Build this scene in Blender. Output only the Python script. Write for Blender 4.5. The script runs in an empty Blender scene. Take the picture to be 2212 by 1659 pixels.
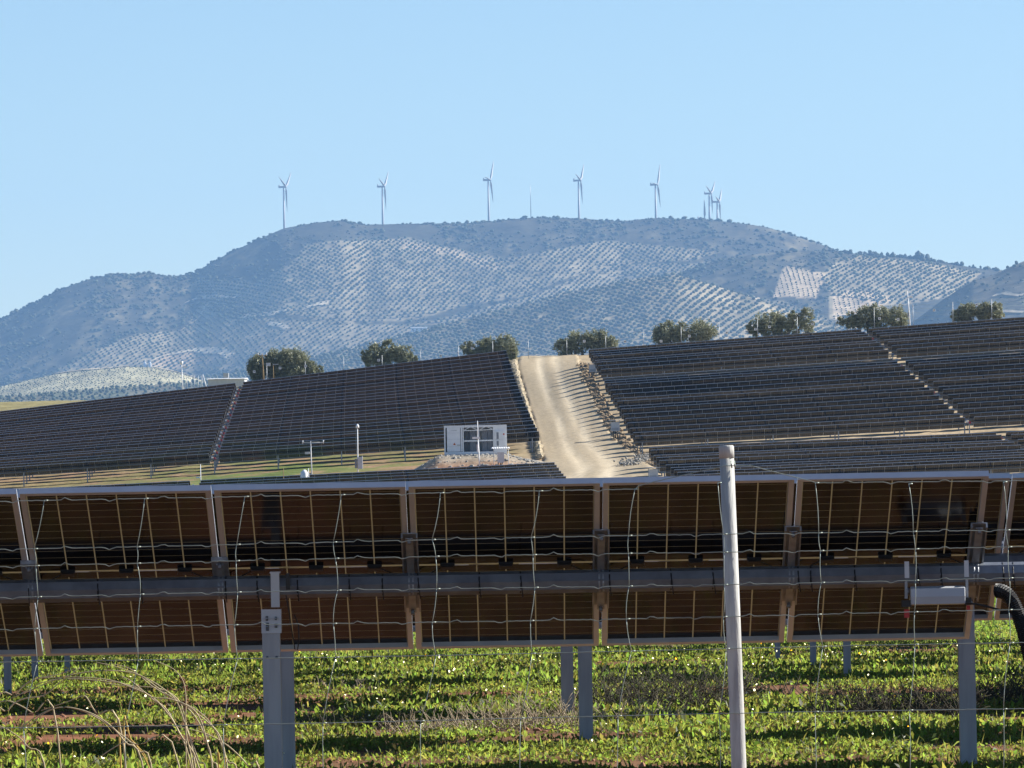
import bpy, bmesh, math, random
import numpy as np
from mathutils import Matrix, Vector

random.seed(7)
RNG = np.random.default_rng(11)
sc = bpy.context.scene
col = sc.collection

# ------------------------------------------------------------------ camera, sky, sun, exposure
F = 14747.0                      # focal length in pixels of a 2212 x 1659 view of the place
ROLL = math.radians(1.05)
PITCH = math.atan(170.5 / F)
CAMZ = 2.2
cam = bpy.data.cameras.new('camera')
cam.sensor_width = 36.0
cam.lens = F / 2212.0 * 36.0
cam.clip_start = 0.5
cam.clip_end = 40000.0
camo = bpy.data.objects.new('camera', cam)
col.objects.link(camo)
fw = Vector((0, math.cos(PITCH), math.sin(PITCH)))
up0 = Vector((0, -math.sin(PITCH), math.cos(PITCH)))
r0 = Vector((1, 0, 0))
right = math.cos(ROLL) * r0 - math.sin(ROLL) * up0
upv = math.sin(ROLL) * r0 + math.cos(ROLL) * up0
mcam = Matrix((right, upv, -fw)).transposed().to_4x4()
mcam.translation = Vector((0, 0, CAMZ))
camo.matrix_world = mcam
sc.camera = camo

SUN_DIR = Vector((0.82, 0.26, 0.525)).normalized()
EL = math.asin(SUN_DIR.z)
AZ = math.atan2(SUN_DIR.x, SUN_DIR.y)
world = bpy.data.worlds.new('World')
sc.world = world
world.use_nodes = True
wn = world.node_tree
for n in list(wn.nodes):
    wn.nodes.remove(n)
sky = wn.nodes.new('ShaderNodeTexSky')
sky.sky_type = 'NISHITA'
sky.sun_disc = False
sky.sun_elevation = EL
sky.sun_rotation = AZ
sky.altitude = 1900.0
sky.air_density = 1.0
sky.dust_density = 0.0
sky.ozone_density = 3.9
bgn = wn.nodes.new('ShaderNodeBackground')
bgn.inputs['Strength'].default_value = 0.066
wo = wn.nodes.new('ShaderNodeOutputWorld')
wn.links.new(sky.outputs[0], bgn.inputs['Color'])
wn.links.new(bgn.outputs[0], wo.inputs['Surface'])

sl = bpy.data.lights.new('sun', 'SUN')
sl.energy = 5.0
sl.angle = math.radians(0.53)
sl.color = (1.0, 0.95, 0.86)
so = bpy.data.objects.new('sun', sl)
col.objects.link(so)
so.rotation_euler = SUN_DIR.to_track_quat('Z', 'Y').to_euler()
so.location = (60, 20, 60)

sc.view_settings.view_transform = 'Standard'
sc.view_settings.look = 'None'
sc.view_settings.gamma = 1.0
sc.view_settings.exposure = 1.0
sc.view_settings.use_curve_mapping = False
sc.render.engine = 'CYCLES'
sc.cycles.use_denoising = True
sc.cycles.max_bounces = 8
sc.cycles.volume_bounces = 1
sc.cycles.transparent_max_bounces = 8

# ------------------------------------------------------------------ helpers
CR, SR = math.cos(ROLL), math.sin(ROLL)
def U(x, y):
    """photo pixel -> pixel of a level view (horizon at 1000)"""
    dx, dy = x - 1106.0, y - 829.5
    h = dx * CR - dy * SR
    v = -dx * SR - dy * CR
    return 1106.0 + h, 1000.0 - (v + 170.5)
def P(x, y, D):
    u, w = U(x, y)
    return Vector(((u - 1106.0) * D / F, D, CAMZ - (w - 1000.0) * D / F))
def poly_u(pts):
    q = [U(*p) for p in pts]
    return np.array([a for a, b in q]), np.array([b for a, b in q])

def _hash(ix, iy, seed):
    n = np.sin(ix * 127.1 + iy * 311.7 + seed * 74.7) * 43758.5453
    return n - np.floor(n)
def vnoise(x, y, seed=0):
    x = np.asarray(x, float); y = np.asarray(y, float)
    ix, iy = np.floor(x), np.floor(y)
    fx, fy = x - ix, y - iy
    fx = fx * fx * (3 - 2 * fx); fy = fy * fy * (3 - 2 * fy)
    a = _hash(ix, iy, seed); b = _hash(ix + 1, iy, seed)
    c = _hash(ix, iy + 1, seed); d = _hash(ix + 1, iy + 1, seed)
    return (a + (b - a) * fx) * (1 - fy) + (c + (d - c) * fx) * fy
def fbm(x, y, seed=0, octv=4):
    t = 0; a = 0.5; s = 0
    for k in range(octv):
        t = t + a * vnoise(np.asarray(x) * 2 ** k, np.asarray(y) * 2 ** k, seed + k); s += a; a *= 0.5
    return t / s

def tag(o, label=None, cat=None, group=None, kind=None):
    if label: o['label'] = label
    if cat: o['category'] = cat
    if group: o['group'] = group
    if kind: o['kind'] = kind
    return o
def empty(name, loc, label=None, cat=None, group=None):
    o = bpy.data.objects.new(name, None)
    o.empty_display_size = 0.3
    o.location = loc
    col.objects.link(o)
    return tag(o, label, cat, group)
def link(name, me, parent=None, M=None):
    """a mesh as an object; M is its place in the world (parents are unrotated empties or meshes at their place)"""
    o = bpy.data.objects.new(name, me)
    col.objects.link(o)
    if parent is not None:
        o.parent = parent
    if M is not None:
        o.matrix_basis = M
    return o

class MB:
    """collects shapes of one mesh"""
    def __init__(self):
        self.v = []; self.f = []; self.m = []; self.sm = []
    def add(self, vs, fs, mi=0, smooth=False):
        b = len(self.v)
        self.v += [tuple(p) for p in vs]
        for f in fs:
            self.f.append(tuple(b + i for i in f)); self.m.append(mi); self.sm.append(smooth)
        return self
    def box(self, c, s, mi=0, R=None):
        hx, hy, hz = s[0] / 2, s[1] / 2, s[2] / 2
        vs = []
        for x, y, z in ((-1,-1,-1),(1,-1,-1),(1,1,-1),(-1,1,-1),(-1,-1,1),(1,-1,1),(1,1,1),(-1,1,1)):
            p = Vector((x * hx, y * hy, z * hz))
            if R is not None: p = R @ p
            vs.append((c[0] + p.x, c[1] + p.y, c[2] + p.z))
        return self.add(vs, [(3,2,1,0),(4,5,6,7),(0,1,5,4),(1,2,6,5),(2,3,7,6),(3,0,4,7)], mi)
    def b2(self, lo, hi, mi=0):
        return self.box([(a + b) / 2 for a, b in zip(lo, hi)], [b - a for a, b in zip(lo, hi)], mi)
    def tube(self, pts, r, n=6, mi=0, caps=True, smooth=True):
        pts = [Vector(p) for p in pts]
        rs = r if isinstance(r, (list, tuple)) else [r] * len(pts)
        vs = []; fs = []
        ref = None
        for i, p in enumerate(pts):
            t = (pts[min(i + 1, len(pts) - 1)] - pts[max(i - 1, 0)])
            if t.length < 1e-9: t = Vector((0, 0, 1))
            t.normalize()
            if ref is None:
                ref = Vector((0, 0, 1)) if abs(t.z) < 0.9 else Vector((1, 0, 0))
            a = t.cross(ref)
            if a.length < 1e-6: a = t.cross(Vector((0, 1, 0)))
            a.normalize(); b = t.cross(a)
            for k in range(n):
                an = 2 * math.pi * k / n
                vs.append(p + rs[i] * (math.cos(an) * a + math.sin(an) * b))
        for i in range(len(pts) - 1):
            for k in range(n):
                k2 = (k + 1) % n
                fs.append((i * n + k, (i + 1) * n + k, (i + 1) * n + k2, i * n + k2))
        if caps:
            fs.append(tuple(range(n))); fs.append(tuple(reversed(range((len(pts) - 1) * n, len(pts) * n))))
        return self.add(vs, fs, mi, smooth)
    def prism(self, outline, y0, y1, mi=0):
        """outline in x,z (counter-clockwise seen from -y), extruded along y"""
        n = len(outline)
        vs = [(x, y0, z) for x, z in outline] + [(x, y1, z) for x, z in outline]
        fs = [tuple(range(n)), tuple(reversed(range(n, 2 * n)))]
        for k in range(n):
            k2 = (k + 1) % n
            fs.append((k2, k, n + k, n + k2))
        return self.add(vs, fs, mi)
    def mesh(self, name, mats):
        me = bpy.data.meshes.new(name)
        me.from_pydata(self.v, [], self.f)
        for m in (mats if isinstance(mats, (list, tuple)) else [mats]):
            me.materials.append(m)
        me.polygons.foreach_set('material_index', self.m)
        me.polygons.foreach_set('use_smooth', self.sm)
        me.update()
        return me
    def obj(self, name, mats, parent=None, loc=None):
        me = self.mesh(name, mats)
        o = bpy.data.objects.new(name, me)
        col.objects.link(o)
        if parent is not None: o.parent = parent
        if loc is not None: o.location = loc
        return o

def np_mesh(name, V, Fc, mats, smooth=False, cols=None, mi=None):
    me = bpy.data.meshes.new(name)
    V = np.asarray(V, np.float32); Fc = np.asarray(Fc, np.int32)
    n, k = Fc.shape
    me.vertices.add(len(V)); me.vertices.foreach_set('co', V.ravel())
    me.loops.add(n * k); me.loops.foreach_set('vertex_index', Fc.ravel())
    me.polygons.add(n)
    me.polygons.foreach_set('loop_start', np.arange(0, n * k, k, dtype=np.int32))
    me.polygons.foreach_set('use_smooth', np.full(n, smooth))
    for m in (mats if isinstance(mats, (list, tuple)) else [mats]):
        me.materials.append(m)
    if mi is not None: me.polygons.foreach_set('material_index', np.asarray(mi, np.int32))
    me.update(calc_edges=True)
    if cols is not None:
        a = me.color_attributes.new('Col', 'FLOAT_COLOR', 'POINT')
        c4 = np.ones((len(V), 4), np.float32); c4[:, :3] = cols
        a.data.foreach_set('color', c4.ravel())
    me.validate()
    return me
def np_obj(name, *a, **k):
    o = bpy.data.objects.new(name, np_mesh(name, *a, **k))
    col.objects.link(o)
    return o

# ------------------------------------------------------------------ materials
def new_mat(name):
    m = bpy.data.materials.new(name); m.use_nodes = True
    nt = m.node_tree
    b = nt.nodes['Principled BSDF']
    return m, nt, b
def mat(name, c, rough=0.6, metal=0.0, c2=None, scale=3.0, detail=5.0, bump=0.0, bscale=None, spec=None, stretch=None, lo=0.35, hi=0.65):
    m, nt, b = new_mat(name)
    b.inputs['Roughness'].default_value = rough
    b.inputs['Metallic'].default_value = metal
    b.inputs['Base Color'].default_value = (*c, 1)
    if spec is not None: b.inputs['Specular IOR Level'].default_value = spec
    if c2 is not None or bump:
        tc = nt.nodes.new('ShaderNodeTexCoord')
        mp = nt.nodes.new('ShaderNodeMapping')
        if stretch: mp.inputs['Scale'].default_value = stretch
        nt.links.new(tc.outputs['Object'], mp.inputs['Vector'])
    if c2 is not None:
        no = nt.nodes.new('ShaderNodeTexNoise')
        no.inputs['Scale'].default_value = scale; no.inputs['Detail'].default_value = detail
        nt.links.new(mp.outputs[0], no.inputs['Vector'])
        rp = nt.nodes.new('ShaderNodeValToRGB')
        rp.color_ramp.elements[0].position = lo; rp.color_ramp.elements[0].color = (*c, 1)
        rp.color_ramp.elements[1].position = hi; rp.color_ramp.elements[1].color = (*c2, 1)
        nt.links.new(no.outputs[0], rp.inputs[0])
        nt.links.new(rp.outputs[0], b.inputs['Base Color'])
    if bump:
        n2 = nt.nodes.new('ShaderNodeTexNoise')
        n2.inputs['Scale'].default_value = bscale or scale * 3; n2.inputs['Detail'].default_value = 6
        nt.links.new(mp.outputs[0], n2.inputs['Vector'])
        bp = nt.nodes.new('ShaderNodeBump'); bp.inputs['Strength'].default_value = bump
        bp.inputs['Distance'].default_value = 0.05
        nt.links.new(n2.outputs[0], bp.inputs['Height'])
        nt.links.new(bp.outputs[0], b.inputs['Normal'])
    return m
def leaf_mat(name, trans=0.5, rough=0.5, gain=(1, 1, 1)):
    """colour from the mesh's own colour attribute, part of the light passes through"""
    m, nt, b = new_mat(name)
    at = nt.nodes.new('ShaderNodeAttribute'); at.attribute_name = 'Col'
    b.inputs['Roughness'].default_value = rough
    b.inputs['Specular IOR Level'].default_value = 0.3
    nt.links.new(at.outputs['Color'], b.inputs['Base Color'])
    tr = nt.nodes.new('ShaderNodeBsdfTranslucent')
    vs_ = nt.nodes.new('ShaderNodeVectorMath'); vs_.operation = 'MULTIPLY'
    vs_.inputs[1].default_value = gain
    nt.links.new(at.outputs['Color'], vs_.inputs[0])
    nt.links.new(vs_.outputs[0], tr.inputs['Color'])
    mx = nt.nodes.new('ShaderNodeMixShader'); mx.inputs[0].default_value = trans
    nt.links.new(b.outputs[0], mx.inputs[1]); nt.links.new(tr.outputs[0], mx.inputs[2])
    nt.links.new(mx.outputs[0], nt.nodes['Material Output'].inputs['Surface'])
    return m
def attr_ground(name, scale, amt=0.35, bump=0.4, bscale=2.0, bdist=0.3, rough=0.95):
    """ground: colour attribute x mottling noise, bump"""
    m, nt, b = new_mat(name)
    b.inputs['Roughness'].default_value = rough
    b.inputs['Specular IOR Level'].default_value = 0.15
    at = nt.nodes.new('ShaderNodeAttribute'); at.attribute_name = 'Col'
    tc = nt.nodes.new('ShaderNodeTexCoord')
    no = nt.nodes.new('ShaderNodeTexNoise'); no.inputs['Scale'].default_value = scale; no.inputs['Detail'].default_value = 8
    no.inputs['Roughness'].default_value = 0.65
    nt.links.new(tc.outputs['Object'], no.inputs['Vector'])
    mr = nt.nodes.new('ShaderNodeMapRange')
    mr.inputs[1].default_value = 0.3; mr.inputs[2].default_value = 0.7
    mr.inputs[3].default_value = 1 - amt; mr.inputs[4].default_value = 1 + amt
    nt.links.new(no.outputs[0], mr.inputs[0])
    vm = nt.nodes.new('ShaderNodeVectorMath'); vm.operation = 'SCALE'
    nt.links.new(at.outputs['Color'], vm.inputs[0]); nt.links.new(mr.outputs[0], vm.inputs['Scale'])
    nt.links.new(vm.outputs[0], b.inputs['Base Color'])
    n2 = nt.nodes.new('ShaderNodeTexNoise'); n2.inputs['Scale'].default_value = bscale; n2.inputs['Detail'].default_value = 8
    nt.links.new(tc.outputs['Object'], n2.inputs['Vector'])
    bp = nt.nodes.new('ShaderNodeBump'); bp.inputs['Strength'].default_value = bump; bp.inputs['Distance'].default_value = bdist
    nt.links.new(n2.outputs[0], bp.inputs['Height']); nt.links.new(bp.outputs[0], b.inputs['Normal'])
    return m

M = {}
M['alu'] = mat('aluminium', (0.60, 0.62, 0.66), 0.45, 0.25, (0.54, 0.56, 0.61), 6, bump=0.05)
M['galv'] = mat('galvanised_steel', (0.36, 0.38, 0.41), 0.5, 0.55, (0.28, 0.30, 0.33), 14, bump=0.08, bscale=60)
M['galv_dark'] = mat('weathered_steel', (0.22, 0.24, 0.27), 0.55, 0.45, (0.16, 0.17, 0.2), 9, bump=0.08)
M['post'] = mat('post_steel', (0.42, 0.42, 0.43), 0.55, 0.35, (0.32, 0.32, 0.34), 5, stretch=(3, 3, 0.6), bump=0.08, bscale=40)
M['fpost'] = mat('fence_post_zinc', (0.50, 0.50, 0.47), 0.75, 0.0, (0.34, 0.34, 0.33), 7, stretch=(6, 6, 0.8), bump=0.12, bscale=30, lo=0.4, hi=0.62)
M['wire'] = mat('fence_wire', (0.36, 0.41, 0.36), 0.5, 0.3, (0.27, 0.32, 0.28), 20)
M['black'] = mat('black_plastic', (0.012, 0.012, 0.013), 0.5)
M['white'] = mat('white_paint', (0.85, 0.86, 0.87), 0.5, 0, (0.79, 0.80, 0.82), 2.5)
M['offwhite'] = mat('light_grey_paint', (0.60, 0.61, 0.63), 0.5, 0, (0.52, 0.53, 0.56), 3)
M['turb'] = mat('turbine_paint', (0.36, 0.36, 0.38), 0.5)
M['red'] = mat('red_plastic', (0.50, 0.03, 0.03), 0.5)
M['yellow'] = mat('yellow_paint', (0.75, 0.45, 0.03), 0.5)
M['orange'] = mat('orange_print', (0.65, 0.16, 0.02), 0.6)
M['darkgrey'] = mat('dark_grey_metal', (0.12, 0.13, 0.15), 0.6, 0, (0.09, 0.10, 0.115), 3)
M['midgrey'] = mat('grey_cabinet', (0.24, 0.25, 0.28), 0.6, 0, (0.20, 0.21, 0.24), 3)
M['wood'] = mat('weathered_wood', (0.22, 0.14, 0.07), 0.9, 0, (0.32, 0.23, 0.10), 6, stretch=(8, 8, 0.5))
M['bark'] = mat('olive_bark', (0.12, 0.10, 0.08), 0.95, 0, (0.20, 0.17, 0.13), 5, bump=0.5)
M['cell'] = mat('solar_cell', (0.004, 0.0045, 0.007), 0.13, 0, (0.007, 0.006, 0.007), 1.3, spec=0.15)
# glass and encapsulant between the cells: lets sunlight through
m_, nt_, b_ = new_mat('module_glass')
b_.inputs['Base Color'].default_value = (0.42, 0.38, 0.29, 1); b_.inputs['Roughness'].default_value = 0.35
t_ = nt_.nodes.new('ShaderNodeBsdfTranslucent'); t_.inputs['Color'].default_value = (0.44, 0.39, 0.28, 1)
x_ = nt_.nodes.new('ShaderNodeMixShader'); x_.inputs[0].default_value = 0.5
nt_.links.new(b_.outputs[0], x_.inputs[1]); nt_.links.new(t_.outputs[0], x_.inputs[2])
nt_.links.new(x_.outputs[0], nt_.nodes['Material Output'].inputs['Surface'])
M['glass'] = m_
M['ground'] = attr_ground('soil', 0.9, 0.35, 0.6, 2.2, 0.12)
M['hill'] = attr_ground('hillside', 0.02, 0.4, 0.6, 0.03, 8.0)
M['road'] = attr_ground('dirt_road', 2.0, 0.24, 0.55, 2.2, 0.10)
M['leaf'] = leaf_mat('weed_leaf', 0.68, 0.45, (4.3, 4.0, 2.7))
M['olive'] = leaf_mat('olive_leaf', 0.25, 0.5)
M['farleaf'] = leaf_mat('distant_foliage', 0.1, 0.8)
M['straw'] = mat('dry_stalk', (0.50, 0.42, 0.25), 0.8, 0, (0.38, 0.30, 0.17), 9)
M['straw_y'] = mat('yellow_stalk', (0.55, 0.36, 0.08), 0.8)
M['darktwig'] = mat('dark_twig', (0.055, 0.05, 0.032), 0.95, 0, (0.09, 0.08, 0.05), 9)
M['twig'] = mat('dry_twig', (0.30, 0.24, 0.15), 0.9, 0, (0.42, 0.34, 0.23), 9)
M['stone'] = mat('pale_stone', (0.46, 0.38, 0.25), 0.95, 0, (0.33, 0.28, 0.20), 0.5, bump=0.3)
M['gravel'] = mat('grey_gravel', (0.36, 0.34, 0.30), 0.95, 0, (0.24, 0.23, 0.21), 0.8, bump=0.4)
M['ctrl'] = mat('grey_plastic_cover', (0.52, 0.54, 0.58), 0.35, 0, (0.46, 0.48, 0.52), 4)
# ------------------------------------------------------------------ where the tracker rows stand
TILT = math.radians(26.5)
MW, ML, PITCHM = 1.134, 2.278, 1.152        # module width, length, pitch along the tube
AXH = 1.45                                   # tube above the ground
def basis(a, tilt):
    n = Vector((0, math.sin(tilt), math.cos(tilt)))
    n = (n - n.dot(a) * a).normalized()
    u = a.cross(n)
    return n, u
class Row: pass
ROWS = []
def row(block, D, A, B, tables, tilt=TILT, A3=None, B3=None, idx=0):
    """A, B: photo pixels of two points on the upper edge (or A3, B3 on the tube axis); tables: (offset along the tube from A, module count)"""
    r = Row(); r.block, r.tilt, r.idx = block, tilt, idx
    if A3 is None:
        dt = D - ML / 2 * math.cos(tilt)
        TA, TB = P(*A, dt), P(*B, dt)
        a = (TB - TA).normalized(); n, u = basis(a, tilt)
        off = n * 0.135 + u * (ML / 2)
        r.A, r.B = TA - off, TB - off
    else:
        r.A, r.B = Vector(A3), Vector(B3)
        a = (r.B - r.A).normalized(); n, u = basis(a, tilt)
    r.a, r.n, r.u, r.D = a, n, u, D
    r.tables = tables
    r.len = (r.B - r.A).length
    ROWS.append(r)
    return r
rj = random.Random(3)
NL = 24
for i in range(NL):                                           # 0 = front
    t = i / (NL - 1)
    D = 686 + (831 - 686) * t
    dy = rj.uniform(-1.1, 1.1) if 0 < i < NL - 1 else 0
    A = (471.5 + (525 - 471.5) * t, 978 + (825 - 978) * t + dy)
    B = (1159 + (1094 - 1159) * t, 931.6 + (756.5 - 931.6) * t + dy)
    row('left', D, A, B, [(0.0, 28), (-0.95 - 28 * PITCHM, 28)], TILT + math.radians(rj.uniform(-2.3, 2.0)), idx=i)
cyl = [148,188,222,255,325,355,412,470,612,655,690,728,810,878,945,990,1075,1115,1200,1270,1345,1432,1505,1562]
cxl = [155,180,205,230,260,285,310,355,385,420,430,470,510,550,575,620,655,690,725,760,790,832,882,912]
NR = 24
for j in range(NR):                                            # j: 0 = front
    i = NR - 1 - j
    t = j / (NR - 1)
    D = 667 + (806 - 667) * t
    ax, ay = (2280 + cxl[i] / 4.148) * 0.5486, (1340 + cyl[i] / 4.148) * 0.5486
    lin = 941.7 + (754.7 - 941.7) * t
    B = (2086 + (1868 - 2086) * t, 901 + (710 - 901) * t + (ay - lin))
    u0 = U(2212, 790)[0]
    nvis = int(((u0 - 1106) * D / F - P(*B, D).x) / PITCHM) + 6
    row('right', D, (ax, ay), B, [(0.0, 28), (28 * PITCHM + 0.9, max(6, min(28, nvis)))],
        math.radians(5) if i == 8 else TILT + math.radians(rj.uniform(-2.5, 2)), idx=j)
for j in range(6):                                             # low block left of the road, 0 = farthest
    D = 622 - 6.1 * j
    yy = [998.4, 1003.9, 1009.5, 1016.5, 1022.5, 1028][j]; xx = [1196.8, 1203, 1207, 1213, 1219, 1224][j]
    row('low_left', D, (433 - 3 * j, 1037 + (yy - 998.4) * 1.05), (xx, yy), [(0.0, 28), (-0.95 - 12 * PITCHM, 12)], TILT + math.radians(rj.uniform(-1, 1)), idx=j)
ylr = [966, 971.5, 983, 987.5, 994, 1004, 1009.5, 1014, 1019.5, 1026]
xlr = [1401.5, 1405.5, 1412, 1418, 1424.5, 1438, 1449, 1456, 1463.5, 1471]
for j in range(10):
    D = 634 - 6.1 * j
    row('low_right', D, (xlr[j], ylr[j]), (2150 + 11.5 * j, 933.4 + (ylr[j] - 966) * 0.98), [(0.0, 28), (28 * PITCHM + 0.9, 6 if j < 5 else 1)],
        TILT + math.radians(rj.uniform(-2, 2)), idx=j)
# rows close to the camera run level
NEAR_D = [41.4 + 6.1 * k for k in range(10)]
NEAR_Z = [1.475, 1.44, 1.445, 1.40, 1.36, 1.30, 1.21, 1.10, 0.98, 0.84]
X1 = P(2140, 1019, 40.4).x                                     # right end of the first table
for k in range(10):
    D = NEAR_D[k]
    xe = X1 - 0.125 * k
    tabs = [(-14 * PITCHM, 14), (0.92, 9)]
    if k == 1: xe, tabs = 3.39, [(-14 * PITCHM, 24)]
    if k == 2: xe = 3.1
    row('near', D, None, None, tabs, TILT, A3=(xe, D, NEAR_Z[k]), B3=(xe + 1, D, NEAR_Z[k]), idx=k)
    ROWS[-1].len = 0

# ------------------------------------------------------------------ terrain through those rows (thin-plate spline)
CP = []
for D, z in ((15, 0.0), (30, 0.0), (41.4, 0.02), (50, 0.0), (60, -0.05), (70, -0.13), (84, -0.32), (100, -0.55), (128, -0.85), (152, -1.25), (200, -3.2), (260, -6), (400, -8), (500, -6), (555, -4.2)):
    for X in (-60, -12, 0, 12, 60):
        CP.append((X, D, z + (0 if D < 140 else 0.02 * X)))
for r in ROWS:
    if r.block == 'near': continue
    step = 1 if r.block.startswith('low') else 3
    if r.idx % step and r.idx not in (NL - 1,): continue
    if r.block == 'left': ss = (-28, 0, r.len / 2, r.len)
    elif r.block == 'right': ss = (0, r.len / 2, r.len, r.len + 12)
    elif r.block == 'low_left': ss = (-12, 0, r.len / 2, r.len)
    else: ss = (0, r.len / 2, r.len)
    for s in ss:
        p = r.A + r.a * s
        CP.append((p.x, p.y, p.z - AXH))
for x, y in ((-150, 878), (0, 871), (150, 868), (300, 864), (526, 834), (800, 803), (1050, 775), (1130, 771), (1190, 771), (1240, 770), (1270, 767), (1500, 750), (1868, 722), (2212, 698), (2400, 684)):
    for D, dz in ((866, 0), (905, -0.6), (960, -5), (1100, -17), (1400, -48)):
        p = P(x, y, 866)
        CP.append((p.x * D / 866, D, p.z + dz if D < 1400 else -46))
CP = np.array(CP)
SX, SY = 45.0, 60.0
def _tps(r2):
    return np.where(r2 > 1e-12, 0.5 * r2 * np.log(np.maximum(r2, 1e-12)), 0.0)
cu, cv, cz = CP[:, 0] / SX, CP[:, 1] / SY, CP[:, 2]
nC = len(cu)
K = _tps((cu[:, None] - cu[None]) ** 2 + (cv[:, None] - cv[None]) ** 2) + np.eye(nC) * 0.004
Pm = np.stack([np.ones(nC), cu, cv], 1)
Am = np.zeros((nC + 3, nC + 3)); Am[:nC, :nC] = K; Am[:nC, nC:] = Pm; Am[nC:, :nC] = Pm.T
W = np.linalg.solve(Am, np.concatenate([cz, np.zeros(3)]))
def zg0(X, Y):
    X = np.clip(np.atleast_1d(np.asarray(X, float)), -74, 74); Y0 = np.atleast_1d(np.asarray(Y, float))
    Yc = np.clip(Y0, 15, 1400)
    X, Yc, Y0 = np.broadcast_arrays(X, Yc, Y0)
    sh = X.shape
    x, y = X.ravel() / SX, Yc.ravel() / SY
    out = np.empty(len(x))
    for k in range(0, len(x), 4000):
        a, b = x[k:k + 4000], y[k:k + 4000]
        r2 = (a[:, None] - cu) ** 2 + (b[:, None] - cv) ** 2
        out[k:k + 4000] = _tps(r2) @ W[:nC] + W[nC] + W[nC + 1] * a + W[nC + 2] * b
    return out.reshape(sh)
def zg(X, Y):
    z = zg0(X, Y)
    amp = np.clip((np.asarray(Y) - 560) / 60, 0.25, 1.0)
    amp = np.where(np.asarray(Y) > 1000, 0.0, amp)
    return z + amp * (0.16 * (fbm(np.asarray(X) / 3.0, np.asarray(Y) / 3.5, 5, 3) - 0.5) + 0.10 * (vnoise(np.asarray(X) / 0.9, np.asarray(Y) / 0.9, 9) - 0.5))
def zgs(X, Y):
    return float(zg(np.array([X]), np.array([Y]))[0])
def hit(x, y, d0=560, d1=880):
    """where the line of sight through a photo pixel meets the ground"""
    ds = np.arange(d0, d1, 0.5)
    u, w = U(x, y)
    X = (u - 1106) * ds / F; Z = CAMZ - (w - 1000) * ds / F
    g = zg0(X, ds)
    k = np.nonzero(Z <= g)[0]
    i = k[0] if len(k) else len(ds) - 1
    return Vector((X[i], ds[i], g[i]))

# ground sheet
ys = np.concatenate([np.arange(-40, 40, 5), np.arange(40, 112, 0.75), np.arange(112, 560, 12), np.arange(560, 900, 1.6), np.arange(900, 1400, 25), [1400, 1800, 2500, 4000, 7000, 11000, 15800]])
xs = np.concatenate([[-2500, -1200, -500, -250, -140, -100], np.arange(-76, 77, 0.9), [100, 140, 250, 500, 1200, 2500]])
GX, GY = np.meshgrid(xs, ys)
GZ = zg(GX, GY)
far = np.clip((GY - 1200) / 200, 0, 1)
GZ = GZ * (1 - far) + (-46) * far
def ground_colour(X, Y):
    n1 = fbm(X / 6, Y / 9, 21, 4)[..., None]
    n2 = fbm(X / 2.0, Y / 2.5, 31, 3)[..., None]
    red = np.array([0.20, 0.088, 0.048]); brown = np.array([0.30, 0.19, 0.11]); tan = np.array([0.40, 0.31, 0.195])
    green = np.array([0.13, 0.175, 0.04]); khaki = np.array([0.24, 0.21, 0.10])
    near = np.clip(1 - (Y - 470) / 60, 0, 1)[..., None]
    c = tan * (0.8 + 0.4 * n1) 
    # the slope left of the road: reddish soil with grass in the lanes, strongest near its foot
    left = np.clip((-X + 2) / 3, 0, 1)[..., None]
    foot = np.clip((745 - Y) / 60, 0, 1)[..., None]
    g = np.clip((n2 - 0.33) * 5, 0, 1)
    strip = np.exp(-((X + 24) / 16) ** 2)[..., None]
    lc = brown * (0.8 + 0.4 * n1)
    lc = lc * (1 - g * foot * (0.35 + 0.65 * strip)) + (green * (0.7 + 0.6 * n1)) * g * foot * (0.35 + 0.65 * strip)
    c = c * (1 - left) + lc * left
    pad = (np.exp(-((X + 8) / 13) ** 4) * np.exp(-((Y - 648) / 22) ** 4))[..., None]
    c = c * (1 - 0.8 * pad) + np.array([0.33, 0.165, 0.085]) * 0.8 * pad
    bf = np.clip((Y - 838) / 10, 0, 1)[..., None] * left
    c = c * (1 - bf) + (khaki * (0.8 + 0.5 * n2)) * bf
    nc = red * (0.75 + 0.5 * n1)
    nc = nc * (1 - 0.35 * g) + np.array([0.10, 0.085, 0.04]) * 0.35 * g
    fg = np.clip((Y - 95) / 20, 0, 1)[..., None]
    nc = nc * (1 - fg) + np.array([0.10, 0.125, 0.04]) * (0.5 + 0.9 * n2) * fg
    c = c * (1 - near) + nc * near
    f = np.clip((Y - 1000) / 300, 0, 1)[..., None]
    return c * (1 - f) + np.array([0.2, 0.18, 0.1]) * f
ny, nx = GX.shape
idx = np.arange(ny * nx).reshape(ny, nx)
GF = np.stack([idx[:-1, :-1], idx[:-1, 1:], idx[1:, 1:], idx[1:, :-1]], -1).reshape(-1, 4)
g_ = np_obj('ground', np.stack([GX, GY, GZ], -1).reshape(-1, 3), GF, M['ground'], smooth=True, cols=ground_colour(GX, GY).reshape(-1, 3))
tag(g_, kind='structure')

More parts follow.
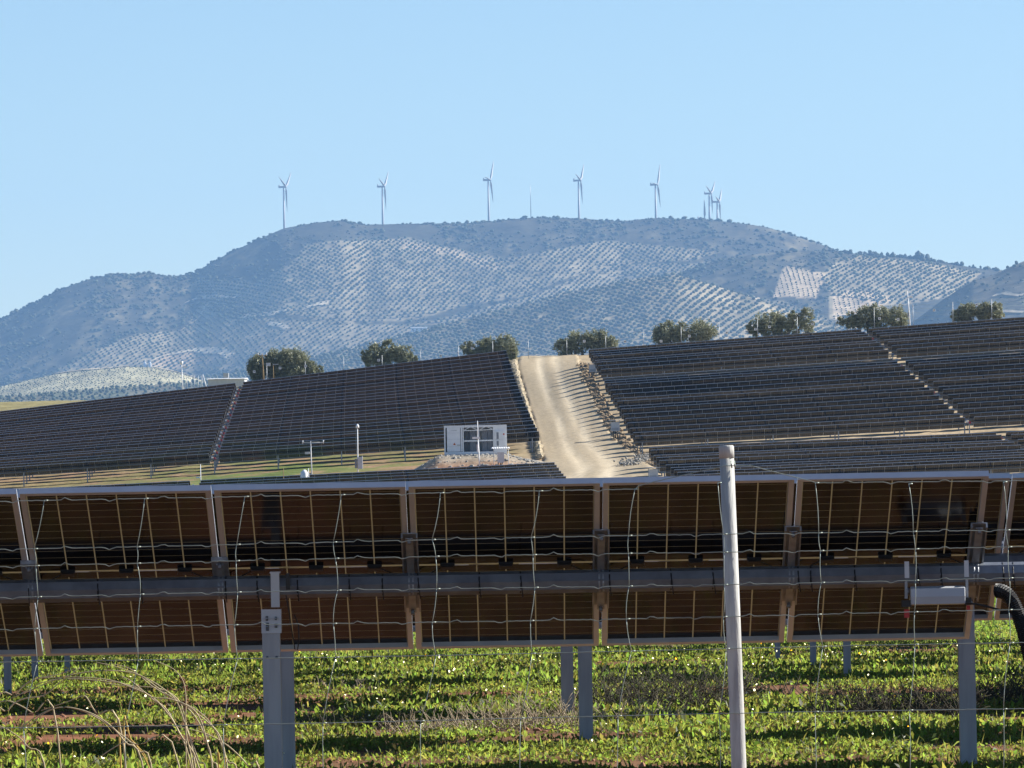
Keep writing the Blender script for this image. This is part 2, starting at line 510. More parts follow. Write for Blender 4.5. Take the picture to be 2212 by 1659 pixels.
# dirt road up the slope
rl = [(1090, 1060), (1178, 1027), (1164, 985), (1158, 955), (1152, 925), (1146, 905), (1132, 860), (1122, 820), (1116, 800), (1116, 783), (1120, 773.5)]
rr = [(1560, 1060), (1430, 1027), (1395, 990), (1352, 967), (1322, 935), (1306, 905), (1290, 870), (1276, 840), (1262, 810), (1256, 790), (1254, 773.5)]
def edge(pts):
    out = []
    for k in range(len(pts) - 1):
        for s in range(5):
            t = s / 5
            out.append(hit(pts[k][0] * (1 - t) + pts[k + 1][0] * t, pts[k][1] * (1 - t) + pts[k + 1][1] * t, 575, 866))
    out.append(hit(*pts[-1], 575, 866))
    return out
EL_, ER_ = edge(rl), edge(rr)
yr_ = np.arange(585, 866, 1.5)
def ex(e, ys_):
    a = sorted([(p.y, p.x) for p in e])
    return np.interp(ys_, [q[0] for q in a], [q[1] for q in a])
xl_, xr_ = ex(EL_, yr_), ex(ER_, yr_)
ker = np.ones(9) / 9
sm = lambda v: np.convolve(np.pad(v, 4, mode='edge'), ker, 'valid')
xl_, xr_ = sm(xl_), sm(xr_)
NA = 25
tt = np.linspace(0, 1, NA)
RX = xl_[:, None] * (1 - tt) + xr_[:, None] * tt
wob = (fbm(yr_ / 4, yr_ * 0, 77, 3) - 0.5) * 1.2
RX[:, 0] += wob; RX[:, -1] += (fbm(yr_ / 5, yr_ * 0 + 9, 78, 3) - 0.5) * 1.2
RY = np.repeat(yr_[:, None], NA, 1)
rut = -0.05 * (np.exp(-((tt - 0.36) / 0.07) ** 2) + np.exp(-((tt - 0.62) / 0.07) ** 2))
RZ = zg0(RX, RY) + 0.16 + rut[None] + 0.05 * (fbm(RX / 1.0, RY / 6, 8, 3) - 0.5)
RZ[:, 0] -= 0.3; RZ[:, -1] -= 0.3
ni = 0.65 * fbm(RX / 0.7, RY / 45.0, 61, 4) + 0.35 * fbm(RX / 2.5, RY / 40.0, 63, 4)
trk = np.exp(-((tt - 0.36) / 0.075) ** 2) + np.exp(-((tt - 0.62) / 0.075) ** 2)
rc = np.array([0.39, 0.315, 0.21]) * (0.72 + 0.56 * ni[..., None]) + np.array([0.30, 0.27, 0.21]) * (trk[None] * np.clip(0.25 + 1.6 * (ni - 0.3), 0, 1))[..., None]
ny, nx = RX.shape
idx = np.arange(ny * nx).reshape(ny, nx)
RF = np.stack([idx[:-1, :-1], idx[:-1, 1:], idx[1:, 1:], idx[1:, :-1]], -1).reshape(-1, 4)
ro = np_obj('dirt_road', np.stack([RX, RY, RZ], -1).reshape(-1, 3), RF, M['road'], smooth=True, cols=rc.reshape(-1, 3))
tag(ro, kind='structure')

# ------------------------------------------------------------------ hills behind
HILLS = {}
def hill(name, D0, D1, y0, ridge, p=1.3, amp=0.0, gs=(300, 900), seed=1, colour=None, nx=220, ny=90, xr=(-260, 2480), back=0.35):
    hx, hy = poly_u(ridge)
    H = dict(D0=D0, D1=D1, y0=y0, hx=hx, hy=hy, p=p, amp=amp, gs=gs, seed=seed, back=back)
    HILLS[name] = H
    xs_ = np.linspace(xr[0], xr[1], nx)
    ds_ = np.concatenate([np.linspace(D0, D1, ny), D1 + (D1 - D0) * np.array([0.02, 0.05, 0.1, 0.2, 0.35])])
    XP, DD = np.meshgrid(xs_, ds_)
    X = (XP - 1106) * DD / F
    Z = hz(name, X, DD)
    V = np.stack([X, DD, Z], -1).reshape(-1, 3)
    n_y, n_x = X.shape
    idx = np.arange(n_y * n_x).reshape(n_y, n_x)
    Fc = np.stack([idx[:-1, :-1], idx[:-1, 1:], idx[1:, 1:], idx[1:, :-1]], -1).reshape(-1, 4)
    wpx = 1000 - (Z - CAMZ) * F / DD
    c = colour(XP, wpx, X, DD)
    o = np_obj('mountain' if name == 'M1' else 'hill', V, Fc, M['hill'], smooth=True, cols=c.reshape(-1, 3))
    tag(o, kind='structure')
def hz(name, X, Y):
    H = HILLS[name]
    X = np.asarray(X, float); Y = np.asarray(Y, float)
    xp = 1106 + X * F / Y
    s = np.clip((Y - H['D0']) / (H['D1'] - H['D0']), 0, 1)
    yr = np.interp(xp, H['hx'], H['hy'])
    yp = H['y0'] + (yr - H['y0']) * (1 - (1 - s) ** H['p'])
    z = CAMZ - (yp - 1000) * np.minimum(Y, H['D1']) / F
    g = fbm(X / H['gs'][0] + Y / 2600, Y / H['gs'][1], H['seed'], 4) - 0.5
    env = np.clip(np.sin(np.pi * np.clip(s, 0, 1)), 0, 1) ** 0.7
    z = z + H['amp'] * g * 2 * env + 2.0 * (fbm(X / 40, Y / 40, H['seed'] + 5, 3) - 0.5)
    return z - np.maximum(Y - H['D1'], 0) * H['back']

def inpoly(px, py, poly):
    poly = np.asarray(poly, float)
    q = np.array([U(a, b) for a, b in poly])
    ins = np.zeros(np.shape(px), bool)
    j = len(q) - 1
    for i in range(len(q)):
        xi, yi = q[i]; xj, yj = q[j]
        cond = ((yi > py) != (yj > py)) & (px < (xj - xi) * (py - yi) / (yj - yi + 1e-9) + xi)
        ins ^= cond
        j = i
    return ins
ORCH1 = [[(420,600),(540,610),(600,680),(520,700),(425,655)],[(660,525),(880,513),(1000,540),(1090,560),(1170,545),(1300,520),(1420,530),(1560,545),(1480,565),(1330,570),(1230,600),(1130,640),(1000,660),(900,690),(720,700),(560,665),(540,620),(640,560)],
         [(60,830),(120,800),(210,755),(300,720),(395,715),(430,660),(430,640),(520,640),(600,690),(760,700),(900,700),(900,760),(640,790),(520,800),(300,800)],
         [(1330,570),(1480,570),(1600,560),(1500,640),(1300,680),(1000,700),(900,700),(1130,645)]]
TILL1 = [[(860,520),(990,540),(1090,575),(1060,585),(960,550),(870,535)]]
ORCH2 = [[(1800,570),(1850,552),(2000,566),(2120,590),(2060,640),(1940,660),(1800,640),(1770,600)], [(1690,580),(1790,590),(1760,645),(1670,640)], [(1790,640),(1850,622),(1930,640),(1900,670),(1790,690)],
         [(1500,640),(1690,650),(1790,690),(1700,720),(1450,700)]]
TILL2 = [[(1697,574),(1785,592),(1762,645),(1668,640)], [(1800,640),(1850,622),(1935,645),(1890,668),(1800,690)]]
soil_t = np.array([0.55, 0.42, 0.27]); soil_o = np.array([0.33, 0.27, 0.17]); scrub = np.array([0.062, 0.056, 0.038]); grassc = np.array([0.20, 0.165, 0.095])
def colour_by(orch, till, base=scrub, extra=None):
    def fn(XP, YP, X, D):
        n = fbm(X / 60, D / 140, 41, 4)[..., None]
        n3 = fbm(X / 25, D / 60, 43, 3)[..., None]
        c = base * (0.75 + 0.5 * n) + (grassc - base) * np.clip((n3 - 0.55 + 0.09 * np.clip((700 - XP) / 150, 0, 1)[..., None]) * 5, 0, 1) * 0.8 * np.clip((YP - 480) / 60, 0.25, 1)[..., None]
        for q in orch:
            k = inpoly(XP, YP, q)[..., None]
            c = np.where(k, soil_o * (0.55 + 0.5 * n3 + 0.3 * n), c)
        for q in till:
            k = inpoly(XP, YP, q)[..., None]
            c = np.where(k, soil_t * (0.85 + 0.3 * n3), c)
        if extra: c = extra(c, XP, YP, n3)
        return c
    return fn
def ex1(c, XP, YP, n):
    q = [(320,790),(350,765),(420,752),(490,757),(500,775),(440,785),(380,795)]
    return np.where(inpoly(XP, YP, q)[..., None], np.array([0.42, 0.31, 0.2]) * (0.5 + n), c)
hill('M1', 12900, 14000, 965, [(-300,760),(-120,722),(0,690),(60,660),(130,625),(200,600),(240,593),(330,590),(365,598),(420,590),(470,560),(540,525),(612,493),(680,481),(740,475),(790,486),(830,484),(900,483),(1000,482),(1056,478),(1130,471),(1180,469),(1250,472),(1340,478),(1420,471),(1500,473),(1540,474),(1600,483),(1650,489),(1700,503),(1760,523),(1830,548),(1900,575),(2000,600),(2110,630),(2212,650),(2500,720)],
     p=1.25, amp=12, gs=(300, 420), seed=3, colour=colour_by(ORCH1, TILL1, extra=ex1), nx=330, ny=130)
hill('M2', 11600, 12500, 905, [(-300,1000),(1250,1000),(1400,640),(1450,598),(1500,578),(1560,562),(1620,550),(1700,541),(1780,541),(1830,546),(1900,551),(1960,557),(2000,561),(2060,571),(2110,579),(2150,582),(2212,592),(2500,610)],
     p=1.3, amp=9, gs=(200, 300), seed=9, colour=colour_by(ORCH2, TILL2), nx=300, ny=80, xr=(1200, 2520))
hill('M3', 9600, 10300, 860, [(-300,1000),(1850,760),(1980,690),(2040,645),(2100,608),(2150,592),(2180,577),(2212,564),(2300,540),(2500,510)],
     p=1.2, amp=5, gs=(150, 500), seed=15, colour=colour_by([], [], np.array([0.13, 0.11, 0.075])), nx=120, ny=50, xr=(1800, 2520))
def ex4(c, XP, YP, n):
    n2 = fbm(XP / 60, YP / 22, 55, 4)[..., None]
    return soil_o * (0.65 + 0.6 * n) + (grassc - soil_o) * np.clip((n2 - 0.5) * 6, 0, 1) * 0.75
hill('M4', 10450, 11400, 1010, [(-300,905),(0,880),(300,845),(500,806),(620,783),(700,767),(800,742),(950,703),(1100,667),(1250,628),(1400,598),(1460,593),(1550,618),(1650,652),(1720,676),(1800,702),(2000,715),(2250,715),(2500,720)],
     p=1.0, amp=7, gs=(260, 300), seed=21, colour=colour_by([], [], extra=ex4), nx=300, ny=110)
def ex5(c, XP, YP, n):
    return np.array([0.40, 0.36, 0.22]) * (0.75 + 0.5 * n)
hill('M5', 8800, 9600, 985, [(-300,905),(-100,862),(0,836),(60,822),(120,808),(200,798),(270,792),(330,794),(400,809),(440,822),(520,850),(800,905),(2500,1000)],
     p=1.2, amp=1.5, gs=(120, 400), seed=27, colour=colour_by([], [], extra=ex5), nx=160, ny=50, xr=(-260, 900))
hill('M6', 7600, 8300, 1000, [(-300,872),(0,858),(100,850),(250,838),(400,826),(460,822),(600,822),(1100,800),(1600,770),(2000,742),(2500,725)],
     p=1.2, amp=1.5, gs=(90, 300), seed=33, colour=colour_by([], [], np.array([0.12, 0.125, 0.07])), nx=200, ny=40)
# ------------------------------------------------------------------ far vegetation
def ico(sub):
    bm = bmesh.new(); bmesh.ops.create_icosphere(bm, subdivisions=sub, radius=1.0)
    v = np.array([p.co[:] for p in bm.verts]); f = np.array([[q.index for q in p.verts] for p in bm.faces]); bm.free()
    return v, f
ICO1, ICO2 = ico(1), ico(2)
LINE = np.array([U(a, b) for a, b in ((-100,895),(0,886),(510,827),(526,822),(1094,756),(1112,772),(1265,770),(1271,755),(1868,710),(2212,683),(2320,675))])
def above_array(X, Y, Z, m=6):
    xp = 1106 + X * F / Y; yp = 1000 - (Z - CAMZ) * F / Y
    return (yp < np.interp(xp, LINE[:, 0], LINE[:, 1]) + m) & (xp > -40) & (xp < 2260), xp, yp
def grid_points(name, spacing, ang, jit, seed):
    H = HILLS[name]
    r = np.random.default_rng(seed)
    R_ = 1400
    D0, D1 = H['D0'], H['D1']
    n1 = int((D1 - D0) / spacing) + 400; n2 = int(7000 / spacing)
    a, b = np.meshgrid(np.arange(-n2 // 2, n2 // 2), np.arange(-200, n1))
    x = (a + 0.5 * (b % 2)) * spacing; y = b * spacing
    ca, sa = math.cos(ang), math.sin(ang)
    X = x * ca - y * sa; Y = (D0 + x * sa + y * ca)
    X = X.ravel() + r.normal(0, jit, X.size); Y = Y.ravel() + r.normal(0, jit, Y.size)
    k = (Y > D0 + 30) & (Y < D1 + 5) & (np.abs(X) < 0.078 * Y)
    return X[k], Y[k]
def visible_front(X, Y, Z, own):
    """drop plants that a nearer hill hides"""
    keep = np.ones(len(X), bool)
    for nm, H in HILLS.items():
        if nm == own or H['D1'] > HILLS[own]['D1']: continue
        xp = 1106 + X * F / Y; yp = 1000 - (Z - CAMZ) * F / Y
        yr = np.interp(xp, H['hx'], H['hy'])
        keep &= yp < yr + 8
    return keep
FAR_V, FAR_F, FAR_C = [], [], []
def blobs(lst, X, Y, Z, R, sub, seed, c0, flat=0.8):
    r = np.random.default_rng(seed)
    bv, bf = sub
    n, m = len(X), len(bv)
    ra = r.uniform(0.78, 1.22, (n, m, 1))
    sc_ = np.stack([R * r.uniform(0.85, 1.2, n), R * r.uniform(0.85, 1.2, n), R * flat * r.uniform(0.8, 1.2, n)], -1)
    V = bv[None] * ra * sc_[:, None, :] + np.stack([X, Y, Z + R * flat * 0.75], -1)[:, None, :]
    Fc = bf[None] + (np.arange(n) * m)[:, None, None]
    C = np.repeat((np.asarray(c0)[None] * r.uniform(0.7, 1.35, (n, 1)) * r.uniform(0.9, 1.1, (n, 3)))[:, None, :], m, 1)
    off = sum(len(v) for v in lst[0])
    lst[0].append(V.reshape(-1, 3)); lst[1].append(Fc.reshape(-1, 3) + off); lst[2].append(C.reshape(-1, 3))
OL = ([], [], []); BU = ([], [], [])
OLIVEC = (0.060, 0.072, 0.036)
cand = []
def orchard(name, polys, spacing, ang, jit, rad, seed, drop=0.05, sub=ICO1, indiv=False, neg=None, mask=None):
    X, Y = grid_points(name, spacing, ang, jit, seed)
    Z = hz(name, X, Y)
    ok, xp, yp = above_array(X, Y, Z)
    if polys is not None:
        k = np.zeros(len(X), bool)
        for q in polys: k |= inpoly(xp, yp, q)
        ok &= k
    if neg is not None:
        for q in neg: ok &= ~inpoly(xp, yp, q)
    r = np.random.default_rng(seed + 1)
    ok &= r.random(len(X)) > drop
    if mask is not None: ok &= mask(xp, yp)
    X, Y, Z = X[ok], Y[ok], Z[ok]
    k = visible_front(X, Y, Z, name)
    X, Y, Z = X[k], Y[k], Z[k]
    R = rad * r.uniform(0.75, 1.25, len(X))
    if indiv:
        cand.append((X, Y, Z, R)); return
    blobs(OL, X, Y, Z, R, sub, seed + 2, OLIVEC)
orchard('M1', ORCH1[:2], 12.0, 0.10, 0.7, 3.2, 101, drop=0.04)
orchard('M1', ORCH1[2:3], 11.8, -0.15, 0.7, 2.9, 111, drop=0.06)
orchard('M1', ORCH1[3:], 11.5, 0.05, 0.8, 3.2, 121)
orchard('M2', [ORCH2[0]], 11.5, 0.05, 0.9, 3.1, 131, drop=0.1)
orchard('M2', TILL2, 9.5, 0.5, 0.4, 1.7, 141, drop=0.1)
orchard('M2', [ORCH2[3]], 10.5, 0.2, 0.8, 2.8, 151)
orchard('M5', None, 7.0, 0.2, 0.5, 1.0, 161, drop=0.3)
orchard('M6', None, 10.5, 0.1, 2.0, 2.2, 171, drop=0.25)
orchard('M4', None, 12.0, 0.12, 0.6, 3.15, 181, drop=0.03, indiv=True)
# of the olive trees on the nearest slope the 300 that show largest are trees of their own
X, Y, Z, R = cand[0]
order = np.argsort(Y / R)
big, rest = order[:300], order[300:]
blobs(OL, X[rest], Y[rest], Z[rest], R[rest], ICO2, 191, OLIVEC)
def far_tree_mesh(seed):
    r = np.random.default_rng(seed)
    V, Fc, C, mi = [], [], [], []
    bv, bf = ICO2
    off = 0
    for c in ((0, 0, 1.0), (0.45, 0.1, 0.8), (-0.45, -0.05, 0.85)):
        s = 0.78 if c[0] == 0 else 0.6
        V.append(bv * r.uniform(0.8, 1.2, (len(bv), 1)) * s * np.array([1, 1, 0.8]) + np.array(c)); Fc.append(bf + off); off += len(bv); mi += [0] * len(bf)
    V = np.concatenate(V); Fc = np.concatenate(Fc)
    C = np.tile(np.array(OLIVEC) * r.uniform(0.8, 1.25), (len(V), 1))
    return np_mesh('crown', V, Fc, [M['farleaf']], cols=C)
trunk_me = MB().tube([(0, 0, -0.3), (0.03, 0, 0.25), (0, 0.02, 0.6)], [0.13, 0.1, 0.08], 5).mesh('trunk', M['bark'])
ftm = [far_tree_mesh(500 + k) for k in range(5)]
for q, i in enumerate(big):
    t = empty('olive_tree', (X[i], Y[i], Z[i]), 'round olive tree in the planted rows on the nearest hazy slope behind the solar field', 'tree', 'olive trees on the slope behind the field')
    for nm, me in (('crown', ftm[q % 5]), ('trunk', trunk_me)):
        o = bpy.data.objects.new(nm, me); col.objects.link(o); o.parent = t
        o.scale = (R[i] * 1.05,) * 3; o.rotation_euler[2] = (q * 2.4) % 6.28
# scrub
def scrub_on(name, n, rad, seed, polys_neg, dens=None):
    H = HILLS[name]; r = np.random.default_rng(seed)
    Y = r.uniform(H['D0'] + (H['D1'] - H['D0']) * 0.2, H['D1'] + 4, n * 3)
    X = r.uniform(-0.077, 0.077, n * 3) * Y
    d = fbm(X / 90, Y / 160, seed, 3)
    k = d + r.uniform(-0.25, 0.25, len(d)) > 0.47
    X, Y = X[k], Y[k]
    Z = hz(name, X, Y)
    ok, xp, yp = above_array(X, Y, Z)
    for q in polys_neg: ok &= ~inpoly(xp, yp, q)
    X, Y, Z = X[ok][:n], Y[ok][:n], Z[ok][:n]
    k = visible_front(X, Y, Z, name)
    X, Y, Z = X[k], Y[k], Z[k]
    R = rad * r.gamma(3, 0.33, len(X)).clip(0.35, 2.2)
    blobs(BU, X, Y, Z - 0.2, R, ICO1, seed + 3, (0.058, 0.066, 0.036), 0.65)
scrub_on('M1', 9000, 2.5, 201, ORCH1)
scrub_on('M2', 5200, 2.6, 211, ORCH2 + TILL2)
scrub_on('M3', 1200, 1.9, 221, [])
# bushes on the skyline
def crest(name, x0, x1, n, rad, seed):
    H = HILLS[name]; r = np.random.default_rng(seed)
    xp = r.uniform(x0, x1, n)
    Y = H['D1'] - r.uniform(0, 14, n)
    X = (xp - 1106) * Y / F
    blobs(BU, X, Y, hz(name, X, Y) - 0.5, rad * r.gamma(3, 0.33, n).clip(0.3, 2.0), ICO1, seed, (0.05, 0.055, 0.035), 0.7)
crest('M1', -30, 600, 260, 2.4, 231); crest('M1', 600, 1800, 330, 1.7, 241); crest('M2', 1780, 2220, 140, 2.6, 251)
o = np_obj('olive_grove', np.concatenate(OL[0]), np.concatenate(OL[1]), M['farleaf'], cols=np.concatenate(OL[2]), smooth=True)
tag(o, 'hazy olive groves planted in rows across the mountain side', 'olive grove', kind='stuff')
o = np_obj('scrub', np.concatenate(BU[0]), np.concatenate(BU[1]), M['farleaf'], cols=np.concatenate(BU[2]), smooth=True)
tag(o, 'low dark scrub covering the upper mountain slopes', 'scrub', kind='stuff')

# trees standing up from the right-hand skyline
rt = random.Random(5)
sky_x = [1826, 1838, 1868, 1880, 1892, 1905, 1918, 1929, 1945, 1956, 1966, 1976, 1984, 1992, 2003, 2012, 2032, 2068, 2078, 2102, 2118, 2135, 2196]
SKYH = [8, 9, 7, 11, 9, 8, 9, 10, 7, 9, 8, 9, 18, 15, 13, 8, 6, 8, 10, 7, 6, 6, 9]
cone = MB()
pine_v, pine_f = ICO2
for k, (px, hh) in enumerate(zip(sky_x, SKYH)):
    Dk = HILLS['M2']['D1'] - 12
    if px > 2150: Dk = 10290
    nm = 'M3' if px > 2150 else 'M2'
    u_, _ = U(px, 560)
    Xk = (u_ - 1106) * Dk / F
    zk = float(hz(nm, np.array([Xk]), np.array([Dk]))[0])
    t = empty('skyline_tree', (Xk, Dk, zk), None, 'tree', 'dark trees along the right skyline')
    t['label'] = ('tallest dark tree on the right-hand skyline, a broad cone' if hh == 18 else 'small dark tree standing along the right-hand skyline of the hazy hill')
    h_ = hh * Dk / F
    r = np.random.default_rng(700 + k)
    V = pine_v * r.uniform(0.75, 1.2, (len(pine_v), 1)) * np.array([h_ * 0.42, h_ * 0.42, h_ * 0.55]) + np.array([0, 0, h_ * 0.5])
    C = np.tile(np.array([0.035, 0.045, 0.03]), (len(V), 1))
    c_ = bpy.data.objects.new('crown', np_mesh('crown', V, pine_f, M['farleaf'], cols=C)); col.objects.link(c_); c_.parent = t
    MB().tube([(0, 0, -1), (0, 0, h_ * 0.4)], 0.25, 5).obj('trunk', M['bark'], t)

# pale tracks cut across the mountain
def track(name, pts, w):
    q = []
    for k in range(len(pts) - 1):
        for s in range(6):
            t = s / 6
            q.append((pts[k][0] * (1 - t) + pts[k + 1][0] * t, pts[k][1] * (1 - t) + pts[k + 1][1] * t))
    q.append(pts[-1])
    ds = np.arange(HILLS[name]['D0'] + 50, HILLS[name]['D1'], 1.5)
    ctr = []
    for x, y in q:
        u, wv = U(x, y)
        Xs = (u - 1106) * ds / F; Zs = CAMZ - (wv - 1000) * ds / F
        g = hz(name, Xs, ds)
        k = np.nonzero(Zs <= g)[0]
        i = k[0] if len(k) else -1
        ctr.append((Xs[i], ds[i]))
    V = []
    for k, (a, b) in enumerate(ctr):
        wk = w * 2.0 * random.uniform(0.7, 1.2)
        for s in (-1, 0, 1):
            V.append((a + s * 0.5 * wk, b + s * wk * 0.8, 0))
    V = np.array(V)
    V[:, 2] = hz(name, V[:, 0], V[:, 1]) + 1.6
    n = len(ctr)
    Fc = [(k * 3 + s, k * 3 + s + 1, k * 3 + s + 4, k * 3 + s + 3) for k in range(n - 1) for s in (0, 1)]
    C = np.tile(np.array([0.60, 0.50, 0.35]), (len(V), 1)) * RNG.uniform(0.8, 1.15, (len(V), 1))
    o = np_obj('mountain_track', V, Fc, M['hill'], cols=C)
    tag(o, kind='structure')
track('M1', [(390,716),(412,700),(428,690),(446,660)], 4)
track('M1', [(400,655),(430,644),(470,642),(515,641)], 4)
track('M1', [(530,684),(560,682),(600,677),(625,670)], 5)
track('M1', [(580,700),(610,705),(622,712),(605,727),(590,738)], 4)
track('M1', [(655,668),(690,657),(712,655)], 5)
track('M1', [(320,782),(360,768),(420,757),(480,760),(500,772)], 6)
track('M5', [(118,809),(160,801),(215,798),(275,792)], 4)
track('M5', [(330,794),(380,802),(425,814)], 3)
track('M3', [(2145,641),(2170,635),(2200,640),(2212,638)], 2.5)
track('M3', [(2130,672),(2212,676)], 2.0)
track('M2', [(1560,645),(1610,642),(1640,648)], 4)

# ------------------------------------------------------------------ wind turbines
def turbine(base, hub, L, theta, yawk, label):
    D = 14030.0 if hub[1] < 410 else 14400.0
    pb, ph = P(*base, D), P(*hub, D)
    Lm = L * D / F
    t = empty('wind_turbine', (pb.x, pb.y, pb.z), label, 'wind turbine', 'wind turbines on the ridge')
    H_ = ph.z - pb.z
    MB().tube([(0, 0, -12), (0, 0, 0), (0, 0, H_)], [2.5, 2.4, 1.4], 14).obj('tower', M['turb'], t)
    yaw = math.radians(yawk)                                # rotor axis direction in plan
    ax = Vector((math.cos(yaw), -math.sin(yaw), 0))
    sd = Vector((math.sin(yaw), math.cos(yaw), 0))
    R = Matrix((ax, sd, Vector((0, 0, 1)))).transposed()
    m = MB()
    m.box((-4.0, 0, 0.6), (13, 3.6, 3.8), 0)
    m.box((-9.0, 0, 3.6), (2.2, 3.4, 2.8), 0)
    n = m.obj('nacelle', M['turb'], t); n.matrix_basis = Matrix.Translation((0, 0, H_ + 1.5)) @ R.to_4x4()
    hubp = Vector((0, 0, H_ + 2.0)) + ax * 4.6
    hb = MB().tube([(-2.2, 0, 0), (-0.5, 0, 0), (1.4, 0, 0), (2.4, 0, 0)], [1.7, 1.9, 1.5, 0.4], 10).obj('hub', M['turb'], t)
    hb.matrix_basis = Matrix.Translation(hubp) @ R.to_4x4()
    for k in range(3):
        th = math.radians(theta + 120 * k)
        d = (sd * math.sin(th) + Vector((0, 0, 1)) * math.cos(th)).normalized()
        c = d.cross(ax).normalized()
        sec = [(0.0, 0.9, 0.9), (0.06, 1.1, 0.8), (0.2, 2.4, 0.5), (0.5, 1.7, 0.3), (0.8, 1.0, 0.18), (1.0, 0.25, 0.08)]
        vs, fs = [], []
        for s, ch, tk in sec:
            tw = math.radians(14 * (1 - s) + 62)
            cd = c * math.cos(tw) + ax * math.sin(tw)
            td = d.cross(cd)
            p = d * (s * Lm) + cd * (ch * 0.25)
            for a_, b_ in ((-1, 0), (0, 1), (1, 0), (0, -1)):
                vs.append(p + cd * ch * a_ + td * tk * b_)
        for i in range(len(sec) - 1):
            for q in range(4):
                fs.append((i * 4 + q, i * 4 + (q + 1) % 4, i * 4 + 4 + (q + 1) % 4, i * 4 + 4 + q))
        fs.append((20, 21, 22, 23))
        MB().add(vs, fs, 0, True).obj('blade', M['turb'], t, loc=hubp)
    return t
turbine((614, 494), (611, 406), 54, 172, 15, 'white wind turbine farthest left on the ridge')
turbine((827, 484), (825, 405), 52, 168, 13, 'white wind turbine second from the left on the ridge')
turbine((1056, 479), (1052, 391), 53, 156, 14, 'white wind turbine third from the left, left of the thin mast')
turbine((1251, 473), (1248, 392), 52, 164, 13, 'white wind turbine just right of the thin mast on the ridge')
turbine((1417, 472), (1415, 401), 54, 152, 14, 'white wind turbine fifth from the left, alone above the summit plateau')
turbine((1533, 476), (1530, 420), 44, 170, 17, 'taller of the two wind turbines close together on the right of the ridge')
turbine((1550, 480), (1548, 438), 41, 165, 13, 'shorter rightmost wind turbine of the close pair on the ridge')
turbine((1519, 560), (1516, 474), 42, 0, 18, 'wind turbine hidden behind the ridge with only one blade showing')
pb, pt_ = P(1147, 472, 13980), P(1146, 398, 13980)
MB().tube([(0, 0, -8), (0, 0, (pt_.z - pb.z) * 0.6), (0, 0, pt_.z - pb.z)], [0.9, 0.7, 0.35], 6).obj('met_mast', M['galv'], None, loc=pb)
tag(col.objects['met_mast'], 'thin faint measuring mast between the wind turbines on the ridge', 'mast')

# ------------------------------------------------------------------ far buildings
def on_hill(name, x, y):
    ds = np.arange(HILLS[name]['D0'] + 50, HILLS[name]['D1'], 1.5)
    u, wv = U(x, y)
    Xs = (u - 1106) * ds / F; g = hz(name, Xs, ds)
    k = np.nonzero(CAMZ - (wv - 1000) * ds / F <= g)[0]
    i = k[0] if len(k) else -1
    return Vector((Xs[i], ds[i], g[i]))
def house(name, p, w, d, h, rh, label, mat_roof, nwin=4):
    t = empty(name, p, label, 'building')
    MB().b2((-w/2, -d/2, -1), (w/2, d/2, h)).obj('wall', M['white'], t)
    MB().add([(-w/2-.4, -d/2-.4, h-.1), (w/2+.4, -d/2-.4, h-.1), (w/2+.4, 0, h+rh), (-w/2-.4, 0, h+rh), (-w/2-.4, d/2+.4, h-.1), (w/2+.4, d/2+.4, h-.1)],
             [(0,1,2,3), (3,2,5,4), (0,3,4), (1,5,2), (0,4,5,1)]).obj('roof', mat_roof, t)
    wm = MB().box((0, 0, 0), (w / nwin * 0.3, 0.25, h * 0.35)).mesh('window', M['darkgrey'])
    for k in range(nwin):
        o = bpy.data.objects.new('window', wm); col.objects.link(o); o.parent = t
        o.location = (-w / 2 + w * (k + 0.5) / nwin, -d / 2 - 0.02, h * 0.5)
    return t
p = on_hill('M4', 905, 704); Dp = p.y
house('farmhouse', p, 36 * Dp / F, 9, 8 * Dp / F, 0.8, 'small pale farmhouse among olive rows at the foot of the mountain', M['offwhite'])
p = on_hill('M1', 318, 800); s_ = p.y / F
for dx, lb in ((-5, 'pale silo on the left beside the quarry at the foot of the mountain'), (6, 'pale silo on the right beside the quarry at the foot of the mountain')):
    t = empty('farm_silo', p + Vector((dx * s_, 0, 0)), lb, 'silo', 'silos by the quarry')
    MB().tube([(0, 0, -2), (0, 0, 15 * s_), (0, 0, 19 * s_)], [3.2 * s_, 3.2 * s_, 0.6 * s_], 10).obj('silo_tank', M['offwhite'], t)
    MB().tube([(0, 0, 17 * s_), (0, 0, 22 * s_)], 0.8 * s_, 6).obj('filler_cap', M['galv'], t)
# ------------------------------------------------------------------ solar trackers
# module: local x along the tube, local -y up the slope (towards the camera), z towards the sun
def frame_mb(m, mi=0, fw_=0.032, mw=MW, z0=-0.033):
    w, l = mw / 2, ML / 2
    z1 = 0.004
    m.b2((-w, -l, z0), (w, -l + fw_, z1), mi); m.b2((-w, l - fw_, z0), (w, l, z1), mi)
    m.b2((-w, -l + fw_, z0), (-w + fw_, l - fw_, z1), mi); m.b2((w - fw_, -l + fw_, z0), (w, l - fw_, z1), mi)
    return m
CPX, CPY, CGX, CGY = 0.1775, 0.0915, 0.0085, 0.0040
def far_module():
    m = MB(); frame_mb(m, 0, 0.010, 1.148, -0.042)
    w, l = 1.148 / 2 - 0.010, ML / 2 - 0.018
    m.b2((-w, -l, -0.0008), (w, l, 0.0008), 1)
    for c in range(6):
        x = (c - 2.5) * 0.1875
        for s in (-1, 1):
            m.b2((x - 0.09375 + 0.0025, s * 0.56 - 0.555, -0.002), (x + 0.09375 - 0.0025, s * 0.56 + 0.555, 0.002), 2)
    return m.mesh('solar_module', [M['alu'], M['glass'], M['cell']])
FARMOD = far_module()
NEARFRAME = frame_mb(MB()).mesh('solar_module', [M['alu']])
